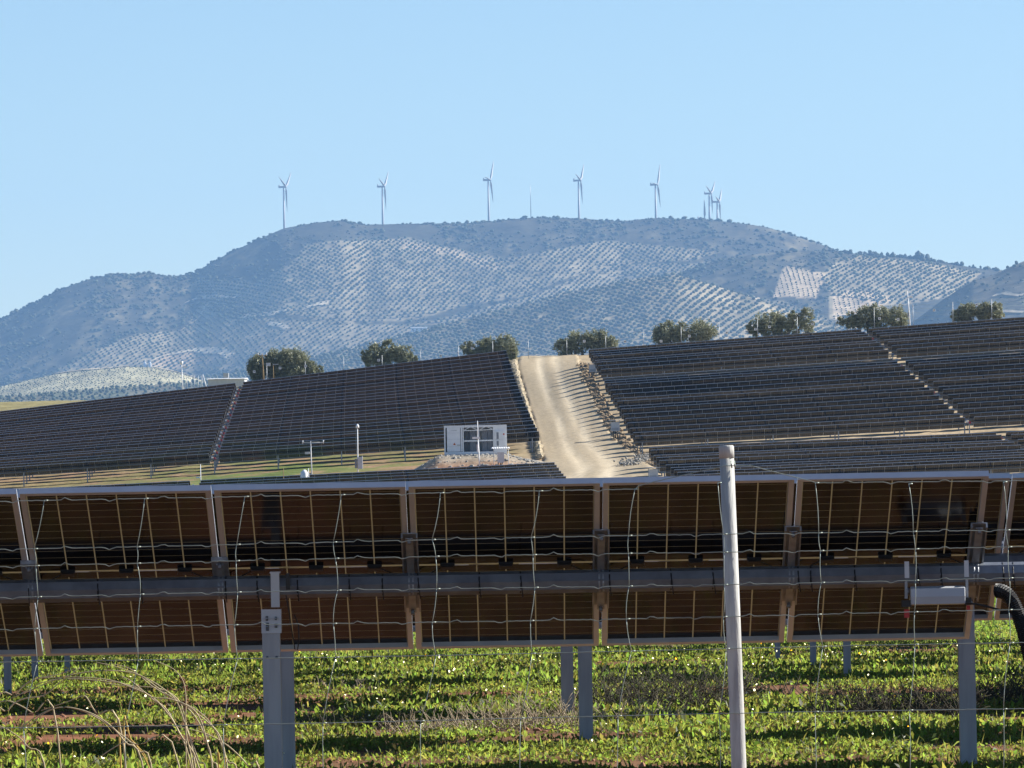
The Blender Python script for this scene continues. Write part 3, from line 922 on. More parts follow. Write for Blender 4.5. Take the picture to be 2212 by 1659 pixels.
# the frame's inner lip, a little narrower sheet on the back of the module
_w, _l = MW / 2 - 0.032, ML / 2 - 0.032
GLASS = MB().b2((-_w, -_l, -0.0005), (_w, _l, 0.0005)).mesh('glass_sheet', [M['glass']])
CELL = MB().box((0, 0, 0), (CPX - CGX, CPY - CGY, 0.0026)).mesh('cell', [M['cell']])
JBOX = MB().box((0, 0, -0.012), (0.088, 0.062, 0.020)).box((0, 0, -0.024), (0.07, 0.045, 0.008)).mesh('junction_box', [M['black']])
STRIP = MB().box((0, 0, -0.006), (0.235, 0.007, 0.003)).mesh('busbar_strip', [M['white']])
STRIPT = MB().box((0, 0, -0.006), (0.12, 0.007, 0.003)).mesh('busbar_strip', [M['straw']])
POST = MB()
# C-section, unit length downwards
POST.b2((-0.055, -0.0485, -1), (0.055, -0.0425, 0)); POST.b2((-0.055, -0.0425, -1), (-0.049, 0.0485, 0)); POST.b2((0.049, -0.0425, -1), (0.055, 0.0485, 0))
POST = POST.mesh('post', M['post'])
def place(me, name, parent, Mw):
    o = bpy.data.objects.new(name, me); col.objects.link(o)
    if parent is not None:
        o.parent = parent
        o.matrix_basis = parent.matrix_basis.inverted() @ Mw if parent.matrix_basis != Matrix() else Mw
    else:
        o.matrix_basis = Mw
    return o
def rot3(r):
    return Matrix((r.a, -r.u, r.n)).transposed().to_4x4()
DRIVE = MB().box((0, 0, 0), (0.26, 0.22, 0.30), 0).box((0.04, -0.18, -0.02), (0.18, 0.18, 0.18), 1).tube([(-0.1, -0.1, -0.1), (-0.25, -0.15, -0.4), (-0.2, 0, -0.8)], 0.03, 5, 2)
DRIVE.box((-0.24, -0.15, 0.12), (0.16, 0.14, 0.16), 3)
DRIVE = DRIVE.mesh('drive_unit', [M['galv'], M['red'], M['black'], M['white']])
DRIVE2 = MB().box((0, 0, 0), (0.26, 0.22, 0.30), 0).box((0.02, -0.16, -0.05), (0.10, 0.1, 0.10), 2).tube([(-0.1, -0.1, -0.1), (-0.25, -0.15, -0.4), (-0.2, 0, -0.8)], 0.03, 5, 2).mesh('drive_unit', [M['galv'], M['red'], M['black'], M['white']])
ORD = ['front', 'second', 'third', 'fourth', 'fifth', 'sixth', 'seventh', 'eighth', 'ninth', 'tenth', 'eleventh', 'twelfth', 'thirteenth', 'fourteenth', 'fifteenth',
       'sixteenth', 'seventeenth', 'eighteenth', 'nineteenth', 'twentieth', 'twenty-first', 'twenty-second', 'twenty-third', 'rearmost']
TUBES = {}
def tube_mesh(L):
    k = round(L, 2)
    if k not in TUBES:
        oc = [(0.070 * math.cos(math.pi / 8 + q * math.pi / 4), 0.070 * math.sin(math.pi / 8 + q * math.pi / 4)) for q in range(8)]
        vs = [(x_, a_, b_) for x_ in (0, L) for a_, b_ in oc]
        fs = [(q, (q + 1) % 8, 8 + (q + 1) % 8, 8 + q) for q in range(8)] + [tuple(range(7, -1, -1)), tuple(range(8, 16))]
        TUBES[k] = MB().add(vs, fs).mesh('torque_tube', M['galv_dark'])
    return TUBES[k]
NEAR = {}
for r in ROWS:
    i = r.idx
    s0 = min(t[0] for t in r.tables); s1 = max(t[0] + t[1] * PITCHM for t in r.tables)
    if r.block == 'left':
        lab = ('rearmost' if i == NL - 1 else ORD[i]) + (' solar tracker row from the front' if 0 < i < NL - 1 else ' solar tracker row') + ' on the slope left of the dirt road'; grp = 'tracker rows on the slope left of the dirt road'
    elif r.block == 'right':
        lab = ('rearmost' if i == NR - 1 else ORD[i]) + (' solar tracker row from the front' if 0 < i < NR - 1 else ' solar tracker row') + ' on the slope right of the dirt road'
        if i == NR - 1 - 8: lab = 'solar tracker row turned almost flat, right of the dirt road'
        grp = 'tracker rows on the slope right of the dirt road'
    elif r.block == 'low_left':
        lab = ['farthest', 'second farthest', 'third farthest', 'fourth farthest', 'fifth farthest', 'nearest'][i] + ' tracker row of the low block below the white container'; grp = 'tracker rows below the container'
    elif r.block == 'low_right':
        lab = ['topmost', 'second', 'third', 'fourth', 'fifth', 'sixth', 'seventh', 'eighth', 'ninth', 'lowest'][i] + (' tracker row from the top' if 0 < i < 9 else ' tracker row') + ' of the low block beside the fence post top'; grp = 'tracker rows low on the right'
    else:
        lab = ['nearest solar tracker, brown lit backs of its panels filling the lower picture', 'second tracker row, its panels showing past the right end of the nearest'][i] if i < 2 else \
              ORD[i] + ' tracker row from the camera, standing in the weeds behind the nearest panels'
        grp = 'tracker rows standing in the weeds near the fence'
    mid = r.A + r.a * ((s0 + s1) / 2)
    zt = zgs(mid.x, mid.y) if r.block != 'near' else mid.z - AXH
    root = empty('solar_tracker', (mid.x, mid.y, zt), lab, 'solar tracker', grp)
    R = rot3(r)
    if r.block == 'near' and i == 0:
        NEAR['root'], NEAR['row'], NEAR['R'] = root, r, R
    loc = Vector(root.location)
    inv = Matrix.Translation(-loc)
    def put(me, name, Mw, parent=root):
        o = bpy.data.objects.new(name, me); col.objects.link(o); o.parent = parent
        o.matrix_basis = inv @ Mw
        return o
    put(tube_mesh(s1 - s0), 'torque_tube', Matrix.Translation(r.A + r.a * s0) @ R)
    for st, n in r.tables:
        for k in range(n):
            s = st + (k + 0.5) * PITCHM
            jig = 0.0 if r.block == 'near' else random.uniform(-0.012, 0.012)
            c = r.A + r.a * s + r.n * (0.130 + jig)
            Mw = Matrix.Translation(c) @ R
            near = r.block == 'near' and ((i == 0 and s < 0 and s > -6.2 * PITCHM) or (i == 1 and -1.3 < s < 2.0))
            if not near:
                put(FARMOD, 'solar_module', Mw)
            else:
                mo = put(NEARFRAME, 'solar_module', Mw)
                def sub(me, nm, x, y):
                    o = bpy.data.objects.new(nm, me); col.objects.link(o); o.parent = mo; o.location = (x, y, 0); return o
                sub(GLASS, 'glass_sheet', 0, 0)
                for cx in range(6):
                    for hs in (-1, 1):
                        for cy in range(12):
                            sub(CELL, 'cell', (cx - 2.5) * CPX, hs * (0.0105 + (cy + 0.5) * CPY))
                for cx in (-2, 0, 2):
                    sub(JBOX, 'junction_box', cx * CPX, 0.002)
                for x_, me_ in ((-0.17, STRIPT), (0.19, STRIP), (-0.28, STRIP)):
                    sub(me_, 'busbar_strip', x_ + 0.005, -0.002)
                # module leads hanging from two of the boxes
                for x_, dx in ((-2 * CPX, -0.16), (2 * CPX, 0.17)):
                    m = MB(); pts = [(x_ + 0.04 * (1 if dx > 0 else -1), 0.0, -0.02), (x_ + dx * 0.6, 0.035, -0.035), (x_ + dx, 0.10, -0.03), (x_ + dx * 1.2, 0.16, -0.03)]
                    m.tube(pts, 0.004, 5); m.obj('lead', M['black'], mo)
    # posts
    if r.block == 'near': continue
    gap = {'left': -0.47, 'right': 28 * PITCHM + 0.45, 'low_left': -0.47, 'low_right': 28 * PITCHM + 0.45}[r.block]
    ps = [gap]
    s = gap - 6.4
    while s > s0: ps.append(s); s -= 6.4
    s = gap + 6.4
    while s < s1: ps.append(s); s += 6.4
    for s in ps:
        p = r.A + r.a * s
        put(POST, 'post', Matrix.Translation(p - Vector((0, 0, 0.03))) @ Matrix.Diagonal((1, 1, p.z - zgs(p.x, p.y) + 0.25, 1)))
    put(DRIVE if (r.block == 'left' and i % 2 == 0) or i % 7 == 0 else DRIVE2, 'drive_unit', Matrix.Translation(r.A + r.a * gap) @ R)

# posts of the near rows, where the photograph shows them
def near_post(k, px, w, top=None, extra=None):
    r = [q for q in ROWS if q.block == 'near'][k]
    root = None
    for o in col.objects:
        if o.get('category') == 'solar tracker' and abs(o.location.y - r.A.y) < 0.01: root = o
    u_, _ = U(px, 1400)
    X = (u_ - 1106) * r.D / F
    o = bpy.data.objects.new('post', POST); col.objects.link(o); o.parent = root
    h = r.A.z - zgs(X, r.D) + 0.3
    o.matrix_basis = Matrix.Translation(Vector((X, r.D, (top if top else r.A.z - 0.02))) - Vector(root.location)) @ Matrix.Diagonal((w / 0.11, w / 0.11, h, 1))
    return o, X, r, root
for k, px, w in ((1, 617, 0.11), (1, 2087, 0.115), (2, 1263, 0.109), (3, 1224, 0.109), (5, 16, 0.078), (5, 1829, 0.078), (6, 75, 0.074), (6, 1756, 0.07), (7, 145, 0.068), (7, 1679, 0.068), (2, -950, 0.11), (3, -700, 0.11), (4, 2500, 0.1), (8, -200, 0.07), (9, -150, 0.07)):
    near_post(k, px, w)
# ------------------------------------------------------------------ olive trees behind the field
def crown_mesh(lobes, n, seed, s=0.17):
    """lobes: (x, z, rx, rz) seen from the front; leaf-sized quads on clumps spread through each lobe"""
    r = np.random.default_rng(seed)
    V, C = [], []
    tot = sum(a[2] * a[3] for a in lobes)
    for lx, lz, rx, rz in lobes:
        m = int(n * rx * rz / tot)
        ncl = max(14, m // 45)
        d = r.normal(size=(ncl, 3)); d /= np.linalg.norm(d, axis=1)[:, None]
        rad = r.uniform(0.45, 1.0, (ncl, 1)) ** 0.6
        cc = d * rad * np.array([rx, rx * 0.9, rz]) * 0.92 + np.array([lx, r.uniform(-0.5, 0.5), lz])
        cr = r.uniform(0.18, 0.42, ncl) * min(rx, rz) * 1.1
        k = r.integers(0, ncl, m)
        e = r.normal(size=(m, 3)); e /= np.linalg.norm(e, axis=1)[:, None]
        p = cc[k] + e * (cr[k] * r.uniform(0.3, 1.1, m) )[:, None] * np.array([1, 1, 1.15])
        a = r.normal(size=(m, 3)); a /= np.linalg.norm(a, axis=1)[:, None]
        b = np.cross(a, r.normal(size=(m, 3))); b /= np.linalg.norm(b, axis=1)[:, None]
        ll = r.uniform(0.6, 1.3, (m, 1)) * s; ww = ll * r.uniform(0.3, 0.55, (m, 1))
        q = np.stack([p - a * ll, p + b * ww, p + a * ll, p - b * ww], 1)
        c = np.array([0.225, 0.235, 0.15]) * r.uniform(0.6, 1.35, (m, 1)) * (0.85 + 0.4 * r.random(ncl))[k][:, None]
        c = c + np.array([0.09, 0.095, 0.07]) * (r.random((m, 1)) < 0.25)
        V.append(q.reshape(-1, 3)); C.append(np.repeat(c, 4, 0))
    V = np.concatenate(V); C = np.concatenate(C)
    Fc = np.arange(len(V)).reshape(-1, 4)
    return np_mesh('crown', V, Fc, M['olive'], cols=C)
OT = [  # centre px, lobes in px (x, y, rx, ry), label
    ([(556,792,22,24),(592,782,22,24),(632,782,38,28),(668,796,18,16),(688,799,11,9)], 'big olive tree cluster behind the panels beside the wooden pole', 17000),
    ([(806,766,26,22),(838,760,18,26),(868,766,26,22),(892,776,11,13)], 'olive tree showing above the left panels, second from the left', 6500),
    ([(1010,752,17,14),(1050,748,26,20),(1092,746,26,22),(1106,762,16,18)], 'olive tree left of the top of the dirt road', 6500),
    ([(1216,750,24,18),(1248,736,26,22),(1288,732,24,26),(1316,744,22,18)], 'olive tree right of the top of the dirt road', 7000),
    ([(1434,722,26,22),(1446,712,22,18),(1472,716,20,20),(1516,716,32,24)], 'olive tree above the right panels, next right of the road-top tree', 6500),
    ([(1632,706,22,16),(1660,694,30,24),(1690,700,24,22),(1716,692,16,22),(1742,690,18,26)], 'olive tree with a tall right-hand crown, third above the right panels', 7500),
    ([(1832,690,24,16),(1868,684,26,20),(1896,676,22,20),(1934,682,32,22)], 'wide olive tree beside the white pole above the right panels', 7500),
    ([(2066,682,12,12),(2090,672,22,18),(2124,670,22,18),(2152,670,16,18)], 'rightmost olive tree above the right panels', 6000)]
for k, (lb, label, n) in enumerate(OT):
    D = 852.0
    xm = sum(a[0] for a in lb) / len(lb)
    q = P(xm, 760, D)
    gz = zgs(q.x, D)
    t = empty('olive_tree', (q.x, D, gz), label, 'tree', 'olive trees behind the field')
    L = []
    for x, y, rx, ry in lb:
        p = P(x, y, D)
        L.append((p.x - q.x, p.z - gz, rx * D / F, ry * D / F * 1.05))
        # skirt of foliage reaching down
        L.append((p.x - q.x + random.uniform(-0.3, 0.3), max(1.3, p.z - gz - 1.3), rx * D / F * 0.85, ry * D / F * 0.8))
    c = bpy.data.objects.new('crown', crown_mesh(L, int(n * 1.7), 900 + k, 0.15)); col.objects.link(c); c.parent = t
    m = MB()
    for x, z, rx, rz in L[::2]:
        b = x * 0.45
        m.tube([(b, 0, -0.3), (b + 0.1 * (x - b), random.uniform(-.2, .2), 0.7), (x * 0.9, random.uniform(-.3, .3), z * 0.75), (x, 0, z + 0.3 * rz)], [0.24, 0.18, 0.09, 0.03], 6)
    m.obj('trunk', M['bark'], t)

# ------------------------------------------------------------------ boundary fence along the crest
FD = 846.0
posts = [576, 659, 742, 825, 908, 990, 1064, 1141, 1224, 1308, 1390, 1471, 1553, 1636, 1722, 1805, 1888, 1972, 2058, 2142, 2226]
topy = np.array([(576,790),(742,770),(825,767),(1064,737),(1224,734),(1308,725),(1471,706),(1636,687),(1722,684),(1888,665),(2058,652),(2142,646),(2226,640)], float)
fr = empty('boundary_fence', (0, FD, zgs(0, FD)), 'thin steel boundary fence with small white signs along the crest behind the panels', 'fence')
tops = []
for x in posts:
    yy = float(np.interp(x, topy[:, 0], topy[:, 1]))
    p = P(x, yy, FD); g = zgs(p.x, FD)
    hgt = min(2.6, max(2.0, p.z - g)); tops.append(Vector((p.x, FD, p.z)))
    MB().tube([(p.x, 0, g - 0.3 - fr.location.z), (p.x, 0, p.z - fr.location.z)], 0.035, 6).obj('fence_post', M['galv'], fr)
for h in (0.08, 0.55, 1.0, 1.45, 1.9):
    MB().tube([(p.x, -0.04, p.z - h - fr.location.z) for p in tops], 0.007, 4).obj('fence_wire', M['wire'], fr)
sign_me = MB().box((0, 0, 0), (0.32, 0.02, 0.30)).box((0, -0.014, 0.02), (0.18, 0.006, 0.12), 1).mesh('warning_sign', [M['white'], M['darkgrey']])
for x, y in ((549,803),(605,795),(660,791),(818,778),(952,769),(1020,752),(1262,737),(1350,738),(1428,737),(1489,726),(1570,719),(1632,711),(1662,706),(1755,700),(1900,688),(1940,690),(2018,670),(2110,658)):
    p = P(x, y, FD)
    o = bpy.data.objects.new('warning_sign', sign_me); col.objects.link(o); o.parent = fr
    o.location = (p.x, -0.07, p.z - fr.location.z)
for x, y in ((438, 808), (988, 758), (1803, 706)):
    a, b = P(x, y, FD), P(x + 13, y + 24, FD)
    MB().tube([(a.x, 0.05, a.z - fr.location.z), (b.x, 0.05, b.z - fr.location.z - 1.5)], 0.06, 6).obj('brace', M['white'], fr)
for x in (404, 412, 420, 428, 436):
    p = P(x, 811, FD + 20); 
    MB().tube([(p.x, 20, p.z - fr.location.z), (p.x, 20, p.z - fr.location.z - 3.2)], 0.03, 5).obj('fence_post', M['galv'], fr)

# ------------------------------------------------------------------ poles
def pole(name, base, top, D, r, label, cat='pole', ground=True, mt='white', arms=()):
    b, t_ = P(*base, D), P(*top, D)
    g = zgs(b.x, D) if ground else b.z
    o = empty(name, (b.x, D, g), label, cat)
    dx = t_.x - b.x
    MB().tube([(0, 0, -0.4), (dx * 0.4, 0, (t_.z - g) * 0.45), (dx, 0, t_.z - g)], [r, r * 0.85, r * 0.6], 10).obj('shaft', M[mt], o)
    return o, Vector((dx, 0, t_.z - g)), D / F
def cam_arm(o, top, d, side, drop=0.0):
    MB().tube([(top.x, 0, top.z - drop), (top.x + side * 0.55, -0.05, top.z - drop)], 0.05, 6).obj('bracket', M['white'], o)
    MB().box((top.x + side * 0.45, -0.1, top.z - drop + 0.02), (0.5, 0.16, 0.16)).obj('camera_housing', M['white'], o)
o, t_, s_ = pole('camera_pole', (1967, 705), (1960, 629), 848, 0.085, 'tall white camera pole among the olive trees above the right panels', 'camera pole')
cam_arm(o, t_, 848, 1, 0.75); MB().box((t_.x + 0.05, -0.12, t_.z * 0.42), (0.25, 0.2, 0.5)).obj('control_box', M['galv'], o)
o, t_, s_ = pole('camera_pole', (395, 838), (392, 788), 858, 0.085, 'white camera pole beside the pale shed behind the left panels', 'camera pole')
MB().tube([(t_.x, 0, t_.z), (t_.x, 0, t_.z + 0.45)], [0.1, 0.22], 8).obj('camera_dome', M['white'], o)
cam_arm(o, t_, 858, 1, 0.3)
o, t_, s_ = pole('utility_pole', (570, 820), (566, 765), 846.5, 0.12, 'wooden utility pole with crossarm in front of the big olive cluster', 'utility pole', mt='wood')
MB().tube([(t_.x - 0.55, 0, t_.z - 0.15), (t_.x + 0.6, 0, t_.z - 0.2)], 0.05, 6).obj('crossarm', M['wood'], o)
for s in (-0.5, 0.55):
    MB().tube([(t_.x + s, 0, t_.z - 0.15), (t_.x + s, 0, t_.z + 0.2)], [0.06, 0.035], 6).obj('insulator', M['white'], o)
MB().box((t_.x + 0.75, -0.1, t_.z - 1.3), (0.5, 0.25, 0.42)).obj('lamp_box', M['offwhite'], o)
MB().tube([(t_.x + 0.05, 0, t_.z - 1.25), (t_.x + 0.6, -0.05, t_.z - 1.2)], 0.03, 5).obj('lamp_arm', M['galv'], o)
o, t_, s_ = pole('lamp_post', (591, 820), (590, 787), 846, 0.07, 'short yellowish lamp post right of the wooden utility pole', 'lamp post', mt='wood')
MB().box((t_.x + 0.3, -0.05, t_.z), (0.7, 0.14, 0.08)).obj('lamp_head', M['offwhite'], o)
# camera and weather poles on the lower slope
o, t_, s_ = pole('camera_pole', (773, 1018), (772, 917), 652, 0.075, 'white camera pole with a cabinet, alone left of the white container', 'camera pole')
MB().tube([(t_.x, 0, t_.z - 0.35), (t_.x, 0, t_.z - 0.1), (t_.x, 0, t_.z + 0.05)], [0.17, 0.15, 0.05], 10).obj('camera_dome', M['white'], o)
MB().box((0.22, -0.15, 1.75), (0.42, 0.3, 1.15)).obj('cabinet', M['offwhite'], o)
MB().box((0.46, -0.15, 1.8), (0.06, 0.34, 1.25)).obj('cabinet_side', M['white'], o)
MB().box((-0.17, -0.12, 1.7), (0.2, 0.2, 0.9)).obj('cable_box', M['midgrey'], o)
o, t_, s_ = pole('weather_station', (674, 1036), (671, 953), 640, 0.07, 'weather station mast with a crossarm and white instruments left of the camera pole', 'weather station', mt='offwhite')
MB().tube([(t_.x - 0.78, 0, t_.z - 0.1), (t_.x + 1.2, 0, t_.z - 0.14)], 0.04, 6).obj('crossarm', M['offwhite'], o)
for s in (-0.75, 1.18):
    MB().tube([(t_.x + s, 0, t_.z - 0.25), (t_.x + s, 0, t_.z + 0.08)], [0.05, 0.08], 6).obj('sensor', M['offwhite'], o)
MB().box((t_.x - 0.32, -0.1, t_.z - 1.1), (0.45, 0.3, 0.22)).obj('sensor_shield', M['offwhite'], o)
MB().box((-0.22, -0.12, 1.1), (0.3, 0.2, 0.85)).obj('control_box', M['midgrey'], o)
o, t_, s_ = pole('camera_mast', (668, 1060), (666, 1012), 619, 0.06, 'short white mast carrying a dome camera between the low left rows', 'camera pole')
MB().tube([(t_.x - 0.42, 0, t_.z - 1.3), (t_.x - 0.42, 0, t_.z - 0.9), (t_.x - 0.36, 0, t_.z - 0.35), (t_.x - 0.3, 0, t_.z - 0.1)], [0.16, 0.32, 0.34, 0.1], 12).obj('camera_dome', M['white'], o)
MB().tube([(t_.x - 0.4, 0, t_.z - 1.75), (t_.x - 0.38, 0, t_.z - 1.3)], [0.12, 0.17], 8).obj('dome_base', M['black'], o)
MB().box((t_.x + 0.3, 0, t_.z - 2.05), (0.7, 0.2, 0.2)).obj('bullet_camera', M['white'], o)
o, t_, s_ = pole('camera_pole', (434, 1046), (433, 1003), 627, 0.05, 'thin white pole standing in the grass gap at the far left rows', 'pole')
MB().box((t_.x - 0.25, 0, t_.z - 1.2), (0.35, 0.15, 0.15)).obj('camera_housing', M['white'], o)
o, t_, s_ = pole('wooden_stake', (613, 1040), (612, 1011), 618, 0.05, 'rusty brown stake rising in front of the low left rows', 'stake', mt='wood')
o, t_, s_ = pole('camera_pole', (1037, 1008), (1032, 947), 655, 0.08, 'white camera pole standing right in front of the container', 'camera pole')
MB().box((t_.x - 0.15, -0.1, t_.z + 0.05), (0.75, 0.2, 0.2)).obj('camera_housing', M['white'], o)
MB().tube([(t_.x, 0, t_.z), (t_.x, 0, t_.z + 1.7)], [0.05, 0.04], 6).obj('antenna', M['white'], o)
MB().box((-0.2, -0.1, 2.4), (0.16, 0.14, 0.7)).obj('cable_box', M['white'], o)

# pale shed behind the left panels
p0, p1 = P(450, 835, 905), P(528, 817, 905)
sh = empty('long_shed', ((p0.x + p1.x) / 2, 905, p0.z - 1.5), 'long pale lilac shed with a white roof edge behind the left panels', 'shed')
w_ = p1.x - p0.x; h_ = P(489, 818, 905).z - p0.z + 1.5
MB().b2((-w_ / 2, 0, -2), (w_ / 2, 9, h_)).obj('wall', M['offwhite'], sh)
MB().add([(-w_/2-.2, -0.3, h_ - 0.05), (w_/2+.2, -0.3, h_ - 0.05), (w_/2+.2, 4.5, h_ + 0.12), (-w_/2-.2, 4.5, h_ + 0.12), (w_/2+.2, 9.3, h_ - 0.05), (-w_/2-.2, 9.3, h_ - 0.05)],
         [(0,1,2,3),(3,2,4,5),(0,3,5),(1,4,2),(0,5,4,1)]).obj('roof', M['white'], sh)
MB().b2((-0.4, -0.1, h_ + 0.1), (0.3, 0.8, h_ + 0.75)).obj('roof_vent', M['offwhite'], sh)

# ------------------------------------------------------------------ white transformer container
CD = 664.0
c0 = P(960, 983.5, CD)
cu_ = (1 / 6.703) * 0.5486 * CD / F          # metres per pixel of the enlarged view
ct = empty('transformer_container', (c0.x, CD, c0.z), 'white equipment container with open bays on the gravel pad', 'container')
CW, CH, CDP = 6.10, 2.88, 2.45
def cx(v): return (v - 105) * cu_
def cz_(v): return (945 - v) * cu_
# shell: back, floor, roof, ends and the front frame
MB().b2((0, CDP - 0.06, 0.12), (CW, CDP, CH - 0.1)).obj('rear_wall', M['white'], ct)
MB().b2((0, 0.0, 0.0), (CW, CDP, 0.12)).obj('floor', M['offwhite'], ct)
rfm = MB(); nr = 28
rv, rf = [], []
for k in range(nr * 2 + 1):
    zz = CH + (0.05 if k % 2 else 0.0)
    x_ = 0.12 + (CW - 0.24) * k / (nr * 2)
    rv += [(x_, -0.02, zz), (x_, CDP, zz)]
for k in range(nr * 2):
    rf.append((2 * k, 2 * k + 2, 2 * k + 3, 2 * k + 1))
rfm.add(rv, rf); rfm.b2((0, 0.09, CH - 0.1), (CW, CDP, CH - 0.03))
rfm.obj('roof', M['white'], ct)
for a in (0, CW - 0.14):
    MB().b2((a, 0, 0.12), (a + 0.14, 0.14, CH)).obj('corner_post', M['white'], ct)
    MB().b2((a if a == 0 else a + 0.08, 0.14, 0.12), (a + 0.06 if a == 0 else a + 0.14, CDP - 0.06, CH - 0.1)).obj('end_wall', M['white'], ct)
MB().b2((0.14, 0, CH - 0.22), (CW - 0.14, 0.085, CH - 0.01)).obj('top_rail', M['white'], ct)
MB().b2((0.14, 0, 0.12), (CW - 0.14, 0.085, 0.30)).obj('bottom_rail', M['white'], ct)
d = MB(); d.b2((cx(180), 0.0, cz_(855)), (cx(590), 0.03, cz_(225)))
door = d.obj('door', M['white'], ct)
MB().b2((cx(165), 0.035, 0.30), (cx(608), 0.075, CH - 0.22)).obj('door_frame', M['black'], ct)
for v in (360, 525, 720):
    MB().b2((cx(185), -0.012, cz_(v) - 0.012), (cx(530), -0.001, cz_(v) + 0.012)).obj('rib', M['offwhite'], door)
MB().b2((cx(532), -0.02, cz_(850)), (cx(548), -0.001, cz_(230))).obj('lock_bar', M['midgrey'], door)
MB().b2((cx(440), -0.04, cz_(690)), (cx(530), -0.001, cz_(678))).obj('handle', M['darkgrey'], door)
tri = MB(); tri.prism([(cx(335), cz_(680)), (cx(412), cz_(680)), (cx(374), cz_(615))], -0.012, -0.002); tri.obj('warning_triangle', M['orange'], door)
tri = MB(); tri.prism([(cx(362), cz_(672)), (cx(386), cz_(672)), (cx(374), cz_(640))], -0.016, -0.0125); tri.obj('warning_symbol', M['black'], door)
fc = bpy.data.curves.new('door_lettering', 'FONT'); fc.body = 'LV ROOM'; fc.size = 0.13; fc.align_x = 'CENTER'
fo = bpy.data.objects.new('tmp', fc); col.objects.link(fo)
dg = bpy.context.evaluated_depsgraph_get()
fm = bpy.data.meshes.new_from_object(fo.evaluated_get(dg)); bpy.data.objects.remove(fo)
fm.materials.clear(); fm.materials.append(M['darkgrey']); fm.name = 'door_lettering'
lo_ = bpy.data.objects.new('door_lettering', fm); col.objects.link(lo_); lo_.parent = door
lo_.matrix_basis = Matrix.Translation((cx(365), -0.006, cz_(308))) @ Matrix.Rotation(math.pi / 2, 4, 'X')
def beam(name, a, b, w=0.09, mt='white', y0=0.0, y1=0.07, parent=ct):
    a = Vector((a[0], 0, a[1])); b = Vector((b[0], 0, b[1])); dd = (b - a).normalized(); nn = Vector((-dd.z, 0, dd.x)) * w / 2
    q = [a + nn, a - nn, b - nn, b + nn]
    return MB().prism([(v.x, v.z) for v in q][::-1], y0, y1).obj(name, M[mt], parent)
for v in (612, 1010, 1412):
    beam('mullion', (cx(v), 0.30), (cx(v), CH - 0.22), 0.10 if v != 1010 else 0.16)
beam('cross_rail', (cx(632), cz_(578)), (cx(990), cz_(578)), 0.13, y0=0.005, y1=0.06); beam('cross_rail', (cx(1032), cz_(575)), (cx(1400), cz_(572)), 0.13, y0=0.005, y1=0.06)
beam('cross_rail', (cx(632), cz_(305)), (cx(990), cz_(303)), 0.07, y0=0.005, y1=0.06); beam('cross_rail', (cx(1032), cz_(300)), (cx(1400), cz_(285)), 0.07, y0=0.005, y1=0.06)
for a, b in (((645, 290), (800, 205)), ((820, 205), (985, 295)), ((1060, 285), (1210, 200)), ((1225, 200), (1395, 285))):
    beam('brace', (cx(a[0]), cz_(a[1])), (cx(b[0]), cz_(b[1])), 0.06, y0=0.01, y1=0.05)
# gear standing in the open bays, partition and right-hand panel
for a, b, yy in ((790, 935, 0.7), (1110, 1245, 0.6), (1262, 1395, 0.6), (650, 780, 1.2)):
    g = MB(); g.b2((cx(a), yy, 0.14), (cx(b), yy + 0.8, cz_(320))); g.obj('switch_cabinet', M['midgrey'], ct)
MB().b2((cx(600), 0.09, 0.12), (cx(612), CDP - 0.06, CH - 0.1)).obj('partition', M['midgrey'], ct)
MB().b2((cx(1424), 0.012, 0.30), (CW - 0.14, 0.05, CH - 0.22)).obj('side_panel', M['white'], ct)
MB().b2((cx(1450), -0.10, cz_(545)), (cx(1705), 0.011, cz_(335))).obj('meter_cabinet', M['white'], ct)
MB().b2((cx(1455), -0.10, cz_(760)), (cx(1705), 0.011, cz_(560))).obj('meter_cabinet', M['white'], ct)
for a, b, c_, e in ((1490, 1545, 540, 365), (1490, 1545, 720, 590)):
    MB().b2((cx(a), -0.13, cz_(c_)), (cx(b), -0.101, cz_(e))).obj('vent_grille', M['midgrey'], ct)
MB().b2((cx(1665), -0.12, cz_(435)), (cx(1698), -0.101, cz_(395))).obj('label_plate', M['red'], ct)
for v in (185, 1705):
    MB().b2((cx(v), -0.01, -0.1), (cx(v) + 0.14, 0.16, -0.001)).obj('foot', M['darkgrey'], ct)

# gravel pad under it: low mound with loose stones
gx0, gx1 = P(880, 1000, CD).x, P(1205, 985, CD).x
nx_, ny_ = 60, 16
PX, PY = np.meshgrid(np.linspace(gx0, gx1, nx_), np.linspace(654, 669, ny_))
topz = c0.z - 0.10
base = zg0(PX, PY)
edge_ = np.minimum(np.clip((PX - gx0) / 3.0, 0, 1), np.clip((gx1 - PX) / 5.0, 0, 1)) * np.clip((PY - 654) / 4.5, 0, 1) * np.clip((669 - PY) / 1.0, 0, 1)
PZ = np.maximum(base - 0.15, base - 0.15 + (np.maximum(topz, base) - base + 0.15) * np.clip(edge_, 0, 1)) + 0.08 * (fbm(PX / 0.6, PY / 0.6, 91, 3) - 0.5) * (edge_ > 0.02)
inside = (PX > c0.x - 0.4) & (PX < c0.x + 6.5) & (PY > 663)
PZ = np.where(inside, np.minimum(PZ, topz), PZ)
idx = np.arange(nx_ * ny_).reshape(ny_, nx_)
Fc = np.stack([idx[:-1, :-1], idx[:-1, 1:], idx[1:, 1:], idx[1:, :-1]], -1).reshape(-1, 4)
redf = (np.clip((657.5 - PY) / 1.5, 0, 1) * np.clip(fbm(PX / 2, PY / 2, 17, 3) * 2.2, 0, 1))[..., None]
pc = np.array([0.33, 0.28, 0.215]) * (0.7 + 0.6 * fbm(PX / 0.8, PY / 0.8, 12, 3)[..., None]) * (1 - redf) + np.array([0.34, 0.18, 0.10]) * redf
